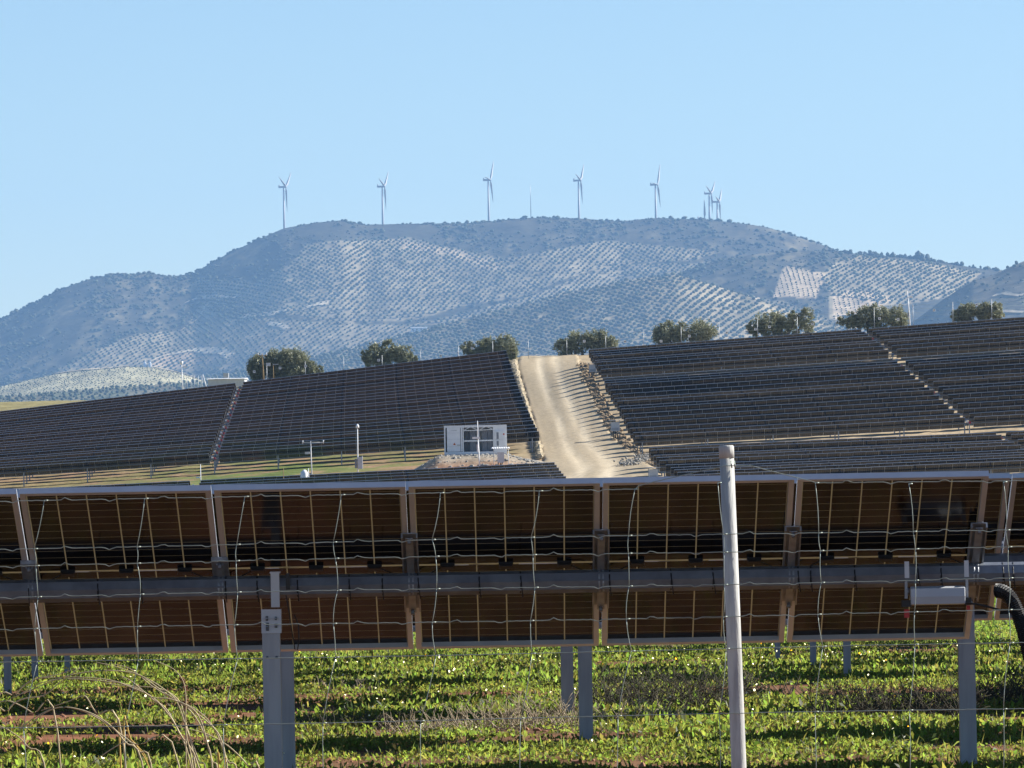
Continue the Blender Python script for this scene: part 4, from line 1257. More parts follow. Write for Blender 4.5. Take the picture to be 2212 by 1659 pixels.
o = np_obj('gravel_pad', np.stack([PX, PY, PZ], -1).reshape(-1, 3), Fc, M['ground'], cols=pc.reshape(-1, 3), smooth=True); tag(o, kind='structure')
def stones(name, pos, rad, mtl, label, cat, seed):
    r = np.random.default_rng(seed)
    bv, bf = ICO1
    n, m = len(pos), len(bv)
    V = bv[None] * r.uniform(0.7, 1.25, (n, m, 1)) * (rad * r.gamma(4, 0.25, n).clip(0.4, 2))[:, None, None] * np.stack([r.uniform(0.8, 1.3, n), r.uniform(0.8, 1.3, n), r.uniform(0.6, 1.0, n)], -1)[:, None] + pos[:, None]
    Fc = bf[None] + (np.arange(n) * m)[:, None, None]
    o = np_obj(name, V.reshape(-1, 3), Fc.reshape(-1, 3), mtl)
    return tag(o, label, cat, kind='stuff')
r_ = np.random.default_rng(44)
sx = r_.uniform(gx0 + 1, gx1 - 1, 1500); sy = r_.uniform(655, 662, 1500)
ix = np.clip(((sx - gx0) / (gx1 - gx0) * (nx_ - 1)).astype(int), 0, nx_ - 1); iy = np.clip(((sy - 654) / 15 * (ny_ - 1)).astype(int), 0, ny_ - 1)
stones('gravel', np.stack([sx, sy, PZ[iy, ix]], -1), 0.11, M['gravel'], 'grey loose gravel on the bank in front of the white container', 'gravel', 45)
# stone strip along the left edge of the road
n = 2600
ysn = r_.uniform(672, 838, n)
xa = np.interp(ysn, [686, 831], [P(1162, 932, 686).x + 0.2, P(1098, 756, 831).x + 0.3])
xb = np.interp(ysn, yr_, xl_)
tq = r_.beta(1.6, 1.3, n)
xsn = xa + (xb - xa) * tq
stones('stone_strip', np.stack([xsn, ysn, zg0(xsn, ysn) + 0.12 + 0.28 * np.sin(np.pi * tq)], -1), 0.17, M['stone'], 'strip of pale broken stones along the left edge of the dirt road', 'stones', 46)
M['bank'] = mat('bank_soil', (0.22, 0.155, 0.09), 0.95, 0, (0.32, 0.24, 0.15), 0.6)
# stones at the other edge, and the heap by the lowest inverter
n = 1700
ysn = r_.uniform(640, 815, n); xsn = np.interp(ysn, yr_, xr_) + r_.normal(0.15, 0.33, n)
stones('road_edge_stones', np.stack([xsn, ysn, zg0(xsn, ysn) + 0.10], -1), 0.15, M['bank'], 'scattered clods and stones along the right edge of the dirt road', 'stones', 47)
hp = [hit(1380 + a, 1000 + b, 575, 700) for a, b in ((0, 0), (-18, 8), (16, -6))]
pp = []
for k in range(500):
    h = hp[k % 3]; pp.append((h.x + r_.normal(0, 0.55), h.y + r_.normal(0, 1.2), h.z + abs(r_.normal(0, 0.3))))
stones('gravel_heap', np.array(pp), 0.10, M['gravel'], 'grey gravel heap beside the road near the lowest inverter', 'gravel', 48)

# ------------------------------------------------------------------ string inverters on stands
def inverter(base_px, D, hgt, label, w=0.75, mt='offwhite', roof=1.3):
    b = P(*base_px, D); g = zgs(b.x, D)
    o = empty('inverter_stand', (b.x, D, g), label, 'inverter', 'inverters on stands')
    for s in (-1, 1):
        MB().b2((s * w * 0.55 - 0.03, -0.03, -0.3), (s * w * 0.55 + 0.03, 0.03, hgt)).obj('stand_leg', M['galv'], o)
    inv_ = MB().b2((-w / 2, -0.36, hgt * 0.42), (w / 2, -0.04, hgt * 0.92)).obj('inverter_case', M[mt], o)
    for k in range(5):
        MB().b2((-w * 0.42, -0.375, hgt * 0.47 + k * 0.05), (w * 0.42, -0.361, hgt * 0.47 + k * 0.05 + 0.02)).obj('cooling_fin', M['midgrey'], inv_)
    MB().b2((-roof / 2, -0.75, hgt), (roof / 2, 0.25, hgt + 0.04)).obj('canopy', M['white'], o)
    for s in (-0.18, 0.0, 0.2):
        MB().tube([(s, -0.2, hgt * 0.43), (s + 0.05, -0.25, hgt * 0.25), (s - 0.02, -0.15, -0.1)], 0.055, 6).obj('cable', M['black'], o)
    return o
inverter((1281, 827), 783, 1.75, 'grey inverter on a stand beside the road, topmost of three')
inverter((1329, 932), 692, 1.85, 'grey inverter on a stand beside the road, middle of three', 0.8)
inverter((1411, 1030), 605, 1.75, 'grey inverter with white canopy at the foot of the right panels, lowest of three', 0.75)
# low cabinet with corrugated canopy in front of the container
b = P(1081, 1003, 656); g = zgs(b.x, 656)
o = empty('canopy_cabinet', (b.x, 656, g), 'pale cabinet under a small corrugated white canopy by the container corner', 'cabinet')
hc = P(1081, 969, 656).z - g
for s in (-0.62, 0.78):
    MB().tube([(s, 0, -0.3), (s, 0, hc)], 0.035, 6).obj('canopy_leg', M['offwhite'], o)
rv, rf = [], []
for k in range(17):
    x_ = -0.85 + 1.75 * k / 16; zz = hc + (0.06 if k % 2 else 0.0)
    rv += [(x_, -0.5, zz), (x_, 0.6, zz + 0.1), (x_, -0.5, zz - 0.03), (x_, 0.6, zz + 0.07)]
for k in range(16):
    q = 4 * k; rf += [(q, q + 4, q + 5, q + 1), (q + 2, q + 3, q + 7, q + 6), (q, q + 2, q + 6, q + 4)]
MB().add(rv, rf).obj('canopy', M['white'], o)
MB().b2((-0.28, -0.3, max(0.25, hc - 1.35)), (0.38, -0.02, hc - 0.35)).obj('cabinet_case', M['offwhite'], o)
for s in (-0.2, 0.05, 0.2):
    MB().tube([(s, -0.2, max(0.25, hc - 1.35)), (s - 0.1, -0.25, 0.2), (s - 0.25, -0.2, -0.1)], 0.06, 6).obj('cable', M['black'], o)
# ------------------------------------------------------------------ details of the nearest tracker
root, r, R = NEAR['root'], NEAR['row'], NEAR['R']
inv = Matrix.Translation(-Vector(root.location))
TZ, TD = r.A.z, r.D
def put(me, name, Mw, parent=root):
    o = bpy.data.objects.new(name, me); col.objects.link(o); o.parent = parent
    o.matrix_basis = inv @ Mw
    return o
# rails that carry the modules at each joint (local: x along tube, y down the slope, z to the sun; origin on the tube axis)
RAIL = MB()
for a, b in ((-0.52, 0.52),):
    RAIL.b2((-0.045, a, 0.088), (0.045, b, 0.0935)); RAIL.b2((-0.05, a, 0.0600), (-0.045, b, 0.0935)); RAIL.b2((0.045, a, 0.0600), (0.05, b, 0.0935))
    RAIL.b2((-0.022, a, 0.055), (0.022, b - 0.001, 0.060)); RAIL.b2((-0.045, a, 0.060), (-0.040, b, 0.088)); RAIL.b2((0.040, a, 0.060), (0.045, b, 0.088))
RAIL = RAIL.mesh('module_rail', M['galv'])
SHORT = MB().b2((-0.05, -0.24, 0.066), (0.05, 0.24, 0.0935)).b2((-0.022, -0.2, 0.055), (0.022, 0.2, 0.066)).mesh('module_rail', M['galv'])
BOLT = MB().tube([(0, 0, 0.03), (0, 0, 0.062)], 0.013, 6).mesh('bolt', M['galv_dark'])
BAND = MB().tube([(-0.004, 0, 0), (0.004, 0, 0)], 0.0685, 12).mesh('cable_tie', M['black'])
UBOLT = MB().tube([(-0.006, 0, 0), (0.006, 0, 0)], 0.0690, 12).mesh('clamp', M['galv'])
for k in range(0, 7):
    p = r.A + r.a * (-k * PITCHM + (0.0 if k else -0.035))
    rl_ = put(RAIL if k in (0, 1, 2, 3) else SHORT, 'module_rail', Matrix.Translation(p) @ R)
    for s in ((-0.5, 0.49) if k < 4 else (-0.21,)):
        b = bpy.data.objects.new('bolt', BOLT); col.objects.link(b); b.parent = rl_; b.location = (0, s, 0)
    put(UBOLT, 'clamp', Matrix.Translation(p + r.a * 0.012) @ R); put(UBOLT, 'clamp', Matrix.Translation(p - r.a * 0.012) @ R)
def tube_x(px, y=1262):
    u_, _ = U(px, y); return (u_ - 1106) * (TD - 0.06) / F
for px in (63, 210, 306, 488, 555, 643, 754, 827, 902, 1036, 1124, 1318, 1449, 1539, 1725, 1753, 1847, 1983, 2034, 2167, 2190):
    x = tube_x(px)
    t = put(BAND, 'cable_tie', Matrix.Translation((x, TD, TZ)) @ Matrix.Rotation(random.uniform(-0.08, 0.08), 4, 'Z') @ R)
    MB().tube([(0, -0.066, -0.01), (0.004, -0.06, -0.05), (0.01, -0.045, -0.12)], 0.0035, 5).obj('tie_tail', M['black'], t)
# post and its head
u_, _ = U(588, 1500)
X0 = (u_ - 1106) * (TD - 0.05) / F
zh = P(588, 1316, TD - 0.06).z
po = bpy.data.objects.new('post', POST); col.objects.link(po); po.parent = root
po.matrix_basis = inv @ Matrix.Translation((X0, TD, zh - 0.02)) @ Matrix.Diagonal((0.98, 1.0, zh + 0.35, 1))
hp_ = MB().b2((-0.060, -0.0555, -0.145), (0.060, -0.049, 0.0)).b2((-0.060, -0.049, -0.145), (-0.0555, 0.05, 0.0)).b2((0.0555, -0.049, -0.145), (0.060, 0.05, 0.0))
hd = hp_.obj('post_head', M['offwhite'], root); hd.matrix_basis = inv @ Matrix.Translation((X0 + 0.003, TD, zh))
for x_, z_, w_, h_ in ((-0.026, -0.055, 0.014, 0.030), (0.028, -0.055, 0.012, 0.020), (-0.024, -0.105, 0.018, 0.05), (0.028, -0.10, 0.016, 0.026)):
    MB().b2((x_ - w_ / 2, -0.062, z_ - h_ / 2), (x_ + w_ / 2, -0.0556, z_ + h_ / 2)).obj('slot', M['darkgrey'], hd)
    MB().tube([(x_, -0.074, z_), (x_, -0.0621, z_)], 0.0075, 6).obj('bolt', M['galv'], hd)
br = MB().b2((-0.025, -0.082, -0.0), (0.027, -0.072, 0.215)).b2((-0.030, -0.083, 0.205), (0.032, 0.075, 0.215)).b2((-0.025, -0.072, 0.0), (-0.019, 0.06, 0.06))
bo = br.obj('bearing_bracket', M['offwhite'], root); bo.matrix_basis = inv @ Matrix.Translation((X0 + 0.030, TD, zh + 0.012))
bl = MB().b2((0.067, -0.085, 0.105), (0.09, -0.06, 0.205)).obj('bearing_pad', M['black'], root); bl.matrix_basis = bo.matrix_basis.copy()
for zz in (-0.29,):
    for s in (-0.028, 0.028):
        MB().tube([(s, -0.058, zz), (s, -0.049, zz)], 0.008, 8).obj('bolt_hole', M['darkgrey'], hd)
# hanging loop of cable right of the post
cp = [P(618, 1285, 41.2), P(626, 1330, 41.25), P(632, 1370, 41.3), P(637, 1402, 41.3), P(643, 1404, 41.3), P(646, 1380, 41.3), P(645, 1350, 41.3), P(636, 1328, 41.3)]
m = MB().tube([q - Vector(root.location) for q in cp], 0.0035, 5); m.obj('loose_cable', M['black'], root)
# controller with its cover, below the tube near the right end
cc = P(2025, 1288, TD - 0.10); s_ = (TD - 0.1) / F
co = MB()
outl = [(-0.052, 0.05), (0.0, 0.062), (0.05, 0.05), (0.06, 0.0), (0.05, -0.045), (0.0, -0.052), (-0.05, -0.045), (-0.062, 0.0)]
vs = []
for x_ in (-0.165, -0.16, 0.16, 0.165):
    k_ = 0.93 if abs(x_) > 0.162 else 1.0
    for (a_, b_) in outl: vs.append((x_, a_ * k_, b_ * k_))
fs = []
for i in range(3):
    for q in range(8): fs.append((i * 8 + q, i * 8 + (q + 1) % 8, i * 8 + 8 + (q + 1) % 8, i * 8 + 8 + q))
fs += [tuple(range(8)), tuple(reversed(range(24, 32)))]
co.add(vs, fs, 0, False)
ctl = co.obj('controller', M['ctrl'], root); ctl.matrix_basis = inv @ Matrix.Translation(cc)
for x_ in (-0.19, 0.178):
    h = MB().b2((x_ - 0.008, -0.02, -0.01), (x_ + 0.008, 0.03, 0.10)).tube([(x_, 0, 0.035), (x_ + 0.02 * (-1 if x_ > 0 else 1), 0, 0.035)], 0.02, 8)
    h.obj('hanger', M['galv'], root).matrix_basis = ctl.matrix_basis.copy()
for x_ in (-0.195, 0.165):
    MB().b2((x_ - 0.0055, -0.072, 0.115), (x_ + 0.022, -0.0665, 0.215)).obj('hanger_strap', M['alu'], root).matrix_basis = ctl.matrix_basis.copy()
MB().b2((0.166, -0.03, -0.055), (0.20, 0.02, -0.01)).obj('cable_gland', M['black'], root).matrix_basis = ctl.matrix_basis.copy()
MB().b2((-0.22, -0.035, -0.06), (-0.165, 0.015, -0.02)).obj('cable_gland', M['black'], root).matrix_basis = ctl.matrix_basis.copy()
MB().b2((-0.205, -0.045, -0.125), (-0.175, -0.015, -0.075)).obj('switch', M['red'], root).matrix_basis = ctl.matrix_basis.copy()
MB().b2((0.172, -0.045, -0.085), (0.192, -0.02, -0.058)).obj('switch', M['red'], root).matrix_basis = ctl.matrix_basis.copy()
cp = [P(2088, 1303, 41.2), P(2110, 1305, 41.15), P(2140, 1312, 41.1), P(2165, 1319, 41.1), P(2180, 1317, 41.1), P(2186, 1310, 41.1)]
MB().tube([q - Vector(root.location) for q in cp], 0.007, 6).obj('control_cable', M['black'], root)
# black corrugated conduit at the right edge
ctrl = [P(2148, 1276, 41.15), P(2166, 1276, 41.12), P(2182, 1290, 41.1), P(2194, 1312, 41.1), P(2205, 1345, 41.1), P(2216, 1385, 41.1), P(2228, 1440, 41.1), P(2240, 1560, 41.1), P(2246, 1800, 41.1)]
pts, rad = [], []
for i in range(len(ctrl) - 1):
    n = max(4, int((ctrl[i + 1] - ctrl[i]).length / 0.006))
    for k in range(n):
        pts.append(ctrl[i].lerp(ctrl[i + 1], k / n)); 
rad = [0.040 if (k // 1) % 2 else 0.0455 for k in range(len(pts))]
sm_ = []
for k in range(len(pts)):
    a = max(0, k - 5); b = min(len(pts), k + 6); v = Vector((0, 0, 0))
    for q in pts[a:b]: v += q
    sm_.append(v / (b - a) - Vector(root.location))
MB().tube(sm_, rad, 10, smooth=False).obj('conduit', M['black'], root)
# rods of wire running behind the modules along the tube
MB().tube([Vector((-9, 0.11, -0.035)), Vector((3.4, 0.11, -0.035))], 0.012, 6).obj('string_cable', M['galv_dark'], root).matrix_basis = inv @ Matrix.Translation((0, TD, TZ))

# ------------------------------------------------------------------ wire fence in front
FE = 21.0
fx = FE / F
fb = P(1595, 1700, FE)
fence = empty('wire_fence', (fb.x, FE, 0.0), 'woven wire fence with one zinc post crossing the front of the picture', 'fence')
fl = Vector(fence.location)
tp, bt = P(1569, 968, FE + 0.03), P(1596, 1659, FE + 0.03)
dirp = (bt - tp) / (tp.z - bt.z)
pb_ = tp + dirp * (tp.z + 0.4)
rp = 0.0225
pst = MB().tube([tp - fl + dirp * 0.0, tp - fl + dirp * 0.6, tp - fl + dirp * 1.2, pb_ - fl], [rp, rp * 1.02, rp * 1.04, rp * 1.05], 18).obj('fence_post', M['fpost'], fence)
MB().tube([tp - fl + Vector((0, 0, 0.009)), tp - fl + Vector((0, 0, 0.004)), tp - fl + dirp * 0.031], [rp * 0.9, rp * 1.05, rp * 1.06], 18).obj('post_cap', M['fpost'], pst)
hk = P(1582, 1003, FE)
for dx_ in (-0.004, 0.006):
    MB().tube([hk - fl + Vector((dx_, -0.006, 0.010)), hk - fl + Vector((dx_, -0.012, 0.0)), hk - fl + Vector((dx_ + 0.002, -0.006, -0.010))], 0.0025, 6).obj('wire_tie', M['wire'], pst)
WY = [1083, 1185, 1222, 1291, 1361, 1432, 1573, 1714]
SLOPE = [-0.0193] * 8
WR = 0.00145
stx = [-134, 76, 295, 509, 721, 934, 1146, 1355, 1560, 1768, 1971, 2174, 2378]
rf_ = random.Random(12)
def wy(i, x):
    return WY[i] + SLOPE[i] * x + (2.0 * math.sin(x / 330.0 + i) if i else 0)
wire_y = {}
for i in range(8):
    pts = []
    x = -220.0
    while x < 2460:
        y = wy(i, x)
        ph = (x - 76) % 211.0
        kink = 0
        if i < 5:
            if 55 < ph < 75: kink = -5.5 * (1 - abs(ph - 65) / 10)
            if 150 < ph < 172: kink = 5.0 * (1 - abs(ph - 161) / 11)
        if i == 0:
            if 1372 < x < 1560: y = 1052 + (1008 - 1052) * ((x - 1372) / 188) ** 0.9; kink = 0
            elif 1560 <= x < 1614: y = 1006; kink = 0
            elif 1614 <= x < 1764: y = 1004 + 39 * ((x - 1614) / 150); kink = 0
            elif 1764 <= x: y = 1043 + (1040 - 1043) * (x - 1764) / 300
        pts.append(P(x, y + kink + rf_.uniform(-0.5, 0.5), FE - (0.003 if i else 0.0)) - fl)
        x += 8.0
    MB().tube(pts, WR * (1.08 if i == 0 else 1.0), 6).obj('horizontal_wire', M['wire'], fence)
OFF = [17, 0, 4, 6, 1, 6, -9, -8]
for k, sx_ in enumerate(stx):
    pts = []
    prev = None
    m = MB()
    o0 = rf_.uniform(-4, 6) if sx_ < 1500 else rf_.uniform(-26, -18)
    xs_ = [sx_ + OFF[i] + rf_.uniform(-3.5, 3.5) + (o0 if i == 0 else 0) + (-14 if (i > 5 and sx_ < 1500) else 0) for i in range(8)]
    lo_i = 0 if k % 1 == 0 else 1
    for i in range(7):
        y0_, y1_ = wy(i, xs_[i]), wy(i + 1, xs_[i + 1])
        if i == 0 and 1372 < xs_[0] < 1764: y0_ = 1043
        bow = rf_.uniform(-3, 3)
        a_ = [P(xs_[i] + (xs_[i + 1] - xs_[i]) * t_ + bow * math.sin(math.pi * t_), y0_ + (y1_ - y0_) * t_, FE - 0.006) - fl for t_ in (0, 0.25, 0.5, 0.75, 1)]
        m.tube(a_, WR * 0.8, 5)
    st = m.obj('stay_wire', M['wire'], fence)
    for i in range(8):
        y_ = wy(i, xs_[i])
        if i == 0 and 1372 < xs_[0] < 1764: y_ = 1043
        kn = MB().tube([P(xs_[i] - 1, y_, FE - 0.0035) - fl, P(xs_[i] + 8, y_, FE - 0.0035) - fl], WR * 1.75, 6).obj('knot', M['wire'], st)

# ------------------------------------------------------------------ weeds under the panels
def weeds(n, y0, y1, seed):
    r = np.random.default_rng(seed)
    # more plants per square metre nearer the camera
    Y = y0 + (y1 - y0) * r.random(n) ** 1.25
    X = r.uniform(-1, 1, n) * (0.0775 * Y + 0.9)
    d = fbm(X / 1.1, Y / 1.6, 71, 4)
    big = fbm(X / 3.2, Y / 4.0, 73, 3)
    # plants are lusher in the lanes the sun reaches between the rows
    ph = ((Y - 41.4 + 1.1 * (fbm(X / 2.4, Y / 3.0, 75, 3) - 0.5)) / 6.1) % 1.0
    lane = np.clip(1 - np.abs(ph - 0.40) / 0.36, -0.5, 1)
    keep = (d * 0.55 + big * 0.45 + r.uniform(-0.07, 0.07, n)) > 0.425 - 0.01 * lane
    return X[keep], Y[keep], d[keep], big[keep]
LV, LC = [], []
def leaves(X, Y, d, hmax, l0, l1, wr, seed, c0, lift=1.0):
    r = np.random.default_rng(seed)
    n = len(X)
    z0 = zg(X, Y)
    h = hmax * np.clip((d - 0.3) * 2.6, 0.15, 1.3) * r.random(n) ** 0.9
    az = r.uniform(0, 2 * np.pi, n); el = r.uniform(0.15, 1.35, n) * lift
    a = np.stack([np.cos(az) * np.cos(el), np.sin(az) * np.cos(el), np.sin(el)], -1)
    t = r.normal(size=(n, 3)); b = np.cross(a, t); b /= np.linalg.norm(b, axis=1)[:, None]
    L = r.uniform(l0, l1, (n, 1)); W_ = L * r.uniform(wr * 0.7, wr * 1.3, (n, 1))
    p = np.stack([X, Y, z0 + h], -1)
    droop = np.zeros((n, 3)); droop[:, 2] = -0.25
    q = np.stack([p, p + a * L * 0.55 + b * W_, p + (a + droop * r.random((n, 1))) * L, p + a * L * 0.55 - b * W_], 1)
    c = np.asarray(c0) * r.uniform(0.65, 1.4, (n, 1)) * (0.85 + 0.35 * r.random((n, 3)))
    yl = r.random((n, 1)) < 0.10
    c = np.where(yl, np.array([0.09, 0.085, 0.027]) * r.uniform(0.7, 1.2, (n, 1)), c)
    LV.append(q.reshape(-1, 3)); LC.append(np.repeat(c, 4, 0))
X, Y, d, b_ = weeds(540000, 45.5, 122, 301)
leaves(X, Y, d, 0.085, 0.022, 0.054, 0.24, 302, (0.062, 0.086, 0.020))
X, Y, d, b_ = weeds(65000, 45.5, 122, 311)
k = b_ > 0.5
leaves(X[k], Y[k], d[k], 0.06, 0.07, 0.14, 0.15, 312, (0.058, 0.086, 0.020), 1.1)
X, Y, d, b_ = weeds(60000, 45.5, 120, 321)
leaves(X, Y, d, 0.03, 0.06, 0.16, 0.035, 322, (0.07, 0.088, 0.028), 1.15)
X, Y, d, b_ = weeds(150000, 45.5, 115, 341)
k = fbm(X / 0.45, Y / 0.6, 83, 3) > 0.69
leaves(X[k], Y[k], d[k] + 0.15, 0.15, 0.03, 0.075, 0.22, 343, (0.06, 0.084, 0.02))
X, Y, d, b_ = weeds(26000, 37, 46, 305)
k = b_ > 0.53
leaves(X[k], Y[k], d[k], 0.16, 0.03, 0.08, 0.24, 306, (0.062, 0.09, 0.02))
r = np.random.default_rng(307)
Y = r.uniform(120, 330, 60000); X = r.uniform(0.06, 0.082, 60000) * Y; d = fbm(X / 1.5, Y / 3, 71, 3)
k = d > 0.42
leaves(X[k], Y[k], d[k] + 0.2, 0.2, 0.05, 0.13, 0.3, 308, (0.062, 0.09, 0.02))
V = np.concatenate(LV); C = np.concatenate(LC)
o = np_obj('weeds', V, np.arange(len(V)).reshape(-1, 4), M['leaf'], cols=C)
tag(o, 'sunlit green broadleaf weeds growing under and behind the panels', 'weeds', kind='stuff')
# daisies and marigolds among them
X, Y, d, b_ = weeds(1500, 47, 95, 331)
k = fbm(X / 0.7, Y / 0.9, 81, 3) > 0.56
X, Y = X[k], Y[k]
r = np.random.default_rng(332)
n = len(X); z = zg(X, Y) + r.uniform(0.10, 0.26, n)
ang = np.arange(6) * np.pi / 3
rad = r.uniform(0.005, 0.010, n)
tl = r.normal(0, 0.4, (n, 2))
V = np.stack([X[:, None] + rad[:, None] * np.cos(ang), Y[:, None] + rad[:, None] * np.sin(ang) * 0.9, z[:, None] + rad[:, None] * (tl[:, :1] * np.cos(ang) + (tl[:, 1:] - 0.6) * np.sin(ang))], -1)
C = np.where((r.random((n, 1)) < 0.1), np.array([0.75, 0.36, 0.02]), np.array([0.72, 0.72, 0.66]))
o = np_obj('flowers', V.reshape(-1, 3), np.arange(n * 6).reshape(-1, 6), M['leaf'], cols=np.repeat(C, 6, 0))
tag(o, 'tiny white and yellow flowers scattered through the weeds', 'flowers', kind='stuff')

# clods and small stones on the red soil
r_ = np.random.default_rng(341)
n = 5000; Yc = r_.uniform(46, 100, n); Xc = r_.uniform(-1, 1, n) * (0.0775 * Yc + 0.6)
M['clod'] = mat('red_clod', (0.22, 0.10, 0.055), 0.95, 0, (0.30, 0.15, 0.085), 2.0)
stones('soil_clods', np.stack([Xc, Yc, zg(Xc, Yc)], -1), 0.022, M['clod'], 'reddish clods and pebbles on the bare soil between the weeds', 'soil', 342)

# ------------------------------------------------------------------ dry shrubs and stalks
def shrub(px, py, D, wpx, hpx, n, label, seed, mt='twig'):
    r = random.Random(seed)
    c = P(px, py, D); g = zgs(c.x, D)
    o = empty('dry_shrub', (c.x, D, g), label, 'shrub')
    w, h = wpx * D / F, hpx * D / F
    m = MB()
    for k in range(n):
        x, y = r.uniform(-w / 2, w / 2), r.uniform(-0.5, 0.5)
        a = r.uniform(-1.2, 1.2); L = h * r.uniform(0.5, 1.25)
        p = Vector((x, y, 0.0)); pts = [p]
        for q in range(4):
            a += r.uniform(-0.5, 0.5)
            p = p + Vector((math.sin(a), r.uniform(-0.3, 0.3), abs(math.cos(a)) * 0.8 + 0.12)) * L / 4
            pts.append(p)
        m.tube(pts, [0.005, 0.0042, 0.0034, 0.0026, 0.0018], 4)
        for q in (2, 3):
            if r.random() < 0.7:
                e = pts[q] + Vector((r.uniform(-1, 1), r.uniform(-.5, .5), r.uniform(0.1, 0.9))) * L * 0.35
                m.tube([pts[q], pts[q].lerp(e, 0.5) + Vector((0, 0, 0.01)), e], [0.003, 0.0024, 0.0014], 4)
    tag(m.obj('twigs', M[mt], o), kind='stuff')
shrub(930, 1560, 56, 180, 60, 70, 'bare dry twigs left of the middle post', 1)
shrub(1130, 1545, 57, 260, 75, 130, 'wide tangle of bare dry twigs in front of the middle posts', 2)
shrub(1370, 1560, 58, 200, 60, 70, 'dry twigs right of the middle post', 3)
shrub(1440, 1500, 62, 330, 95, 330, 'dark dry shrub just left of and behind the zinc fence post', 4, 'darktwig')
shrub(1930, 1530, 58, 330, 85, 330, 'dark dry shrub left of the right-hand tracker post', 5, 'darktwig')
shrub(1640, 1490, 66, 160, 55, 50, 'small dry shrub just right of the zinc fence post', 6)
shrub(2170, 1480, 60, 150, 100, 170, 'dark dry shrub beside the black conduit at the right edge', 7, 'darktwig')
shrub(760, 1520, 58, 260, 45, 160, 'low dark dry shrub right of the nearest post', 9, 'darktwig')
shrub(760, 1440, 70, 160, 40, 40, 'low dry twigs far back right of the nearest post', 8)
def q_(c): return (0.2977 * c[0], 1344 + 0.2977 * c[1])
AR = {
 'dry grass clump arching over the weeds at the lower left': ('straw', 25.5, [
  [(1660,1250),(1640,1000),(1580,800),(1400,640),(1300,580),(1180,500),(1000,380),(800,350),(640,360),(450,400),(250,480),(60,560)],
  [(1600,1250),(1540,1000),(1460,760),(1360,620),(1230,540),(1100,460),(950,340),(800,300)],
  [(1520,1250),(1440,1000),(1350,760),(1280,570),(1170,470),(1050,400),(870,330),(700,290)],
  [(1480,1250),(1300,800),(1200,640),(1100,540),(950,470),(800,420),(600,400),(400,400),(240,410)],
  [(1560,1250),(1500,860),(1420,650),(1250,560),(1100,540),(960,430),(880,390)],
  [(1900,1200),(1800,1040),(1660,900),(1500,810),(1300,760),(1150,740)],
  [(1420,1250),(1350,800),(1350,560),(1330,430),(1260,340),(1130,280)],
  [(1440,1250),(1340,700),(1290,560),(1150,480),(900,460),(760,440)],
  [(1420,1250),(1250,700),(1110,560),(1020,490),(860,440),(500,410),(300,440),(120,540)],
  [(1750,1250),(1650,1000),(1560,780),(1460,660),(1340,590),(1200,545)]]),
 'low dry grass clump at the lower left edge': ('straw', 24.5, [
  [(1120,1200),(1000,930),(860,800),(700,690),(560,630),(420,620),(280,690),(180,800)],
  [(1060,1200),(900,860),(720,690),(520,620),(380,630),(240,700),(120,800)],
  [(420,800),(240,660),(120,590),(40,570),(-60,600)],
  [(900,900),(700,660),(640,560),(600,535),(480,580),(300,640)],
  [(1300,1040),(1000,890),(880,880),(640,1050),(560,1200)],
  [(350,1200),(200,900),(60,780),(-40,740)],
  [(-60,900),(60,640),(160,560),(320,530),(430,440),(580,330)],
  [(-40,800),(120,520),(240,420),(420,380),(560,330)]]),
 'yellow curled dry stalks low in the weeds at the left': ('straw_y', 24.8, [
  [(870,890),(875,820),(890,792),(930,790),(945,840),(1000,900),(1050,960),(1100,1100)],
  [(900,860),(950,850),(1010,920),(1060,1000),(1090,1080)],
  [(1590,1100),(1600,1020),(1640,980),(1620,1060),(1600,1120)]])}
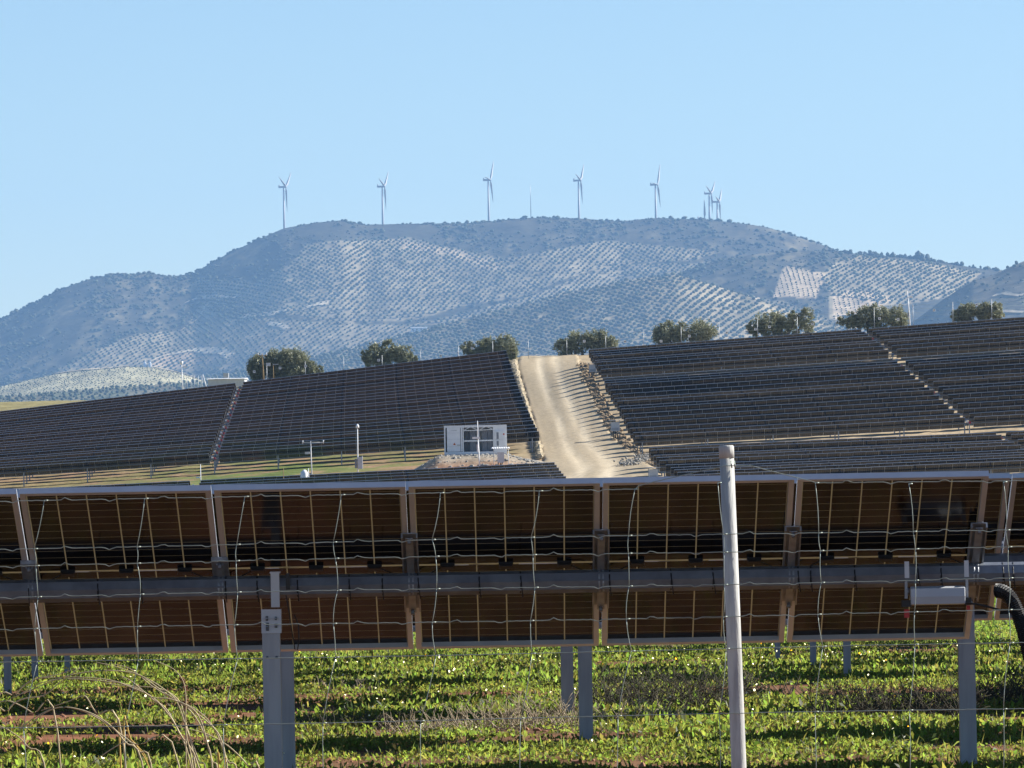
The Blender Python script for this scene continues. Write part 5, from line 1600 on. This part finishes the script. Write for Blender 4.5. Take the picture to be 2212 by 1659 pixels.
for lb, (mt, D, arcs) in AR.items():
    p0 = P(*q_(arcs[0][0]), D)
    o = empty('dry_grass', (p0.x, D, 0.0), lb, 'dry grass', 'dry grass at the lower left')
    for a in arcs:
        pts = []
        dj = random.uniform(-0.35, 0.35)
        cs = [P(*q_(c), D + dj) for c in a]
        g0 = cs[0].copy(); g0.z = -0.02; g0.x += 0.05
        cs = [g0] + cs if cs[0].z > 0.1 else cs
        # Catmull-Rom through the points
        cc_ = [cs[0]] + cs + [cs[-1]]
        for i in range(1, len(cc_) - 2):
            for s in range(5):
                t = s / 5
                A0, A1, A2, A3 = cc_[i - 1], cc_[i], cc_[i + 1], cc_[i + 2]
                pts.append(0.5 * ((2 * A1) + (A2 - A0) * t + (2 * A0 - 5 * A1 + 4 * A2 - A3) * t * t + (3 * A1 - A0 - 3 * A2 + A3) * t ** 3))
        pts.append(cs[-1])
        base = Vector(o.location)
        n = len(pts)
        MB().tube([p - base for p in pts], [0.0036 * (1 - 0.65 * k / n) for k in range(n)], 5).obj('stalk', M[mt], o)
# brown seed head on the tallest arch
sp = [P(*q_(c), 25.5) for c in ((1345, 640), (1350, 560), (1345, 490), (1335, 440), (1310, 400))]
o = empty('seed_head_stalk', (sp[0].x, 25.5, 0.0), 'upright stalk with a rusty brown seed head in the dry grass', 'dry grass', 'dry grass at the lower left')
bs = Vector(o.location)
MB().tube([Vector((0.02, 0, -0.02)), sp[0] - bs - Vector((0, 0, 0.3)), sp[0] - bs, sp[1] - bs, sp[2] - bs, sp[3] - bs, sp[4] - bs], 0.0022, 5).obj('stalk', M['straw'], o)
m = MB(); rr_ = random.Random(9)
for k in range(110):
    t = rr_.random(); i = min(3, int(t * 4)); p = sp[i].lerp(sp[i + 1], t * 4 - i) - bs
    e = p + Vector((rr_.uniform(-1, 1), rr_.uniform(-1, 1), rr_.uniform(-0.6, 1))) * 0.010
    m.tube([p, e], [0.0028, 0.0012], 4)
M['seed'] = mat('rusty_seed', (0.16, 0.06, 0.035), 0.9)
m.obj('seed_head', M['seed'], o)

# ------------------------------------------------------------------ haze
zmin, zmax = -90.0, 660.0
hb = MB().b2((-2700, -60, zmin), (2700, 16200, zmax))
m_ = bpy.data.materials.new('haze'); m_.use_nodes = True
nt_ = m_.node_tree
for n in list(nt_.nodes): nt_.nodes.remove(n)
ou = nt_.nodes.new('ShaderNodeOutputMaterial')
pv = nt_.nodes.new('ShaderNodeVolumePrincipled')
pv.inputs['Color'].default_value = (0.31, 0.57, 1.0, 1)
pv.inputs['Density'].default_value = 3.5e-5
pv.inputs['Anisotropy'].default_value = 0.1
nt_.links.new(pv.outputs[0], ou.inputs['Volume'])
ho = hb.obj('haze', m_)
tag(ho, 'thin blue haze in the air over the whole valley', 'haze', kind='stuff')
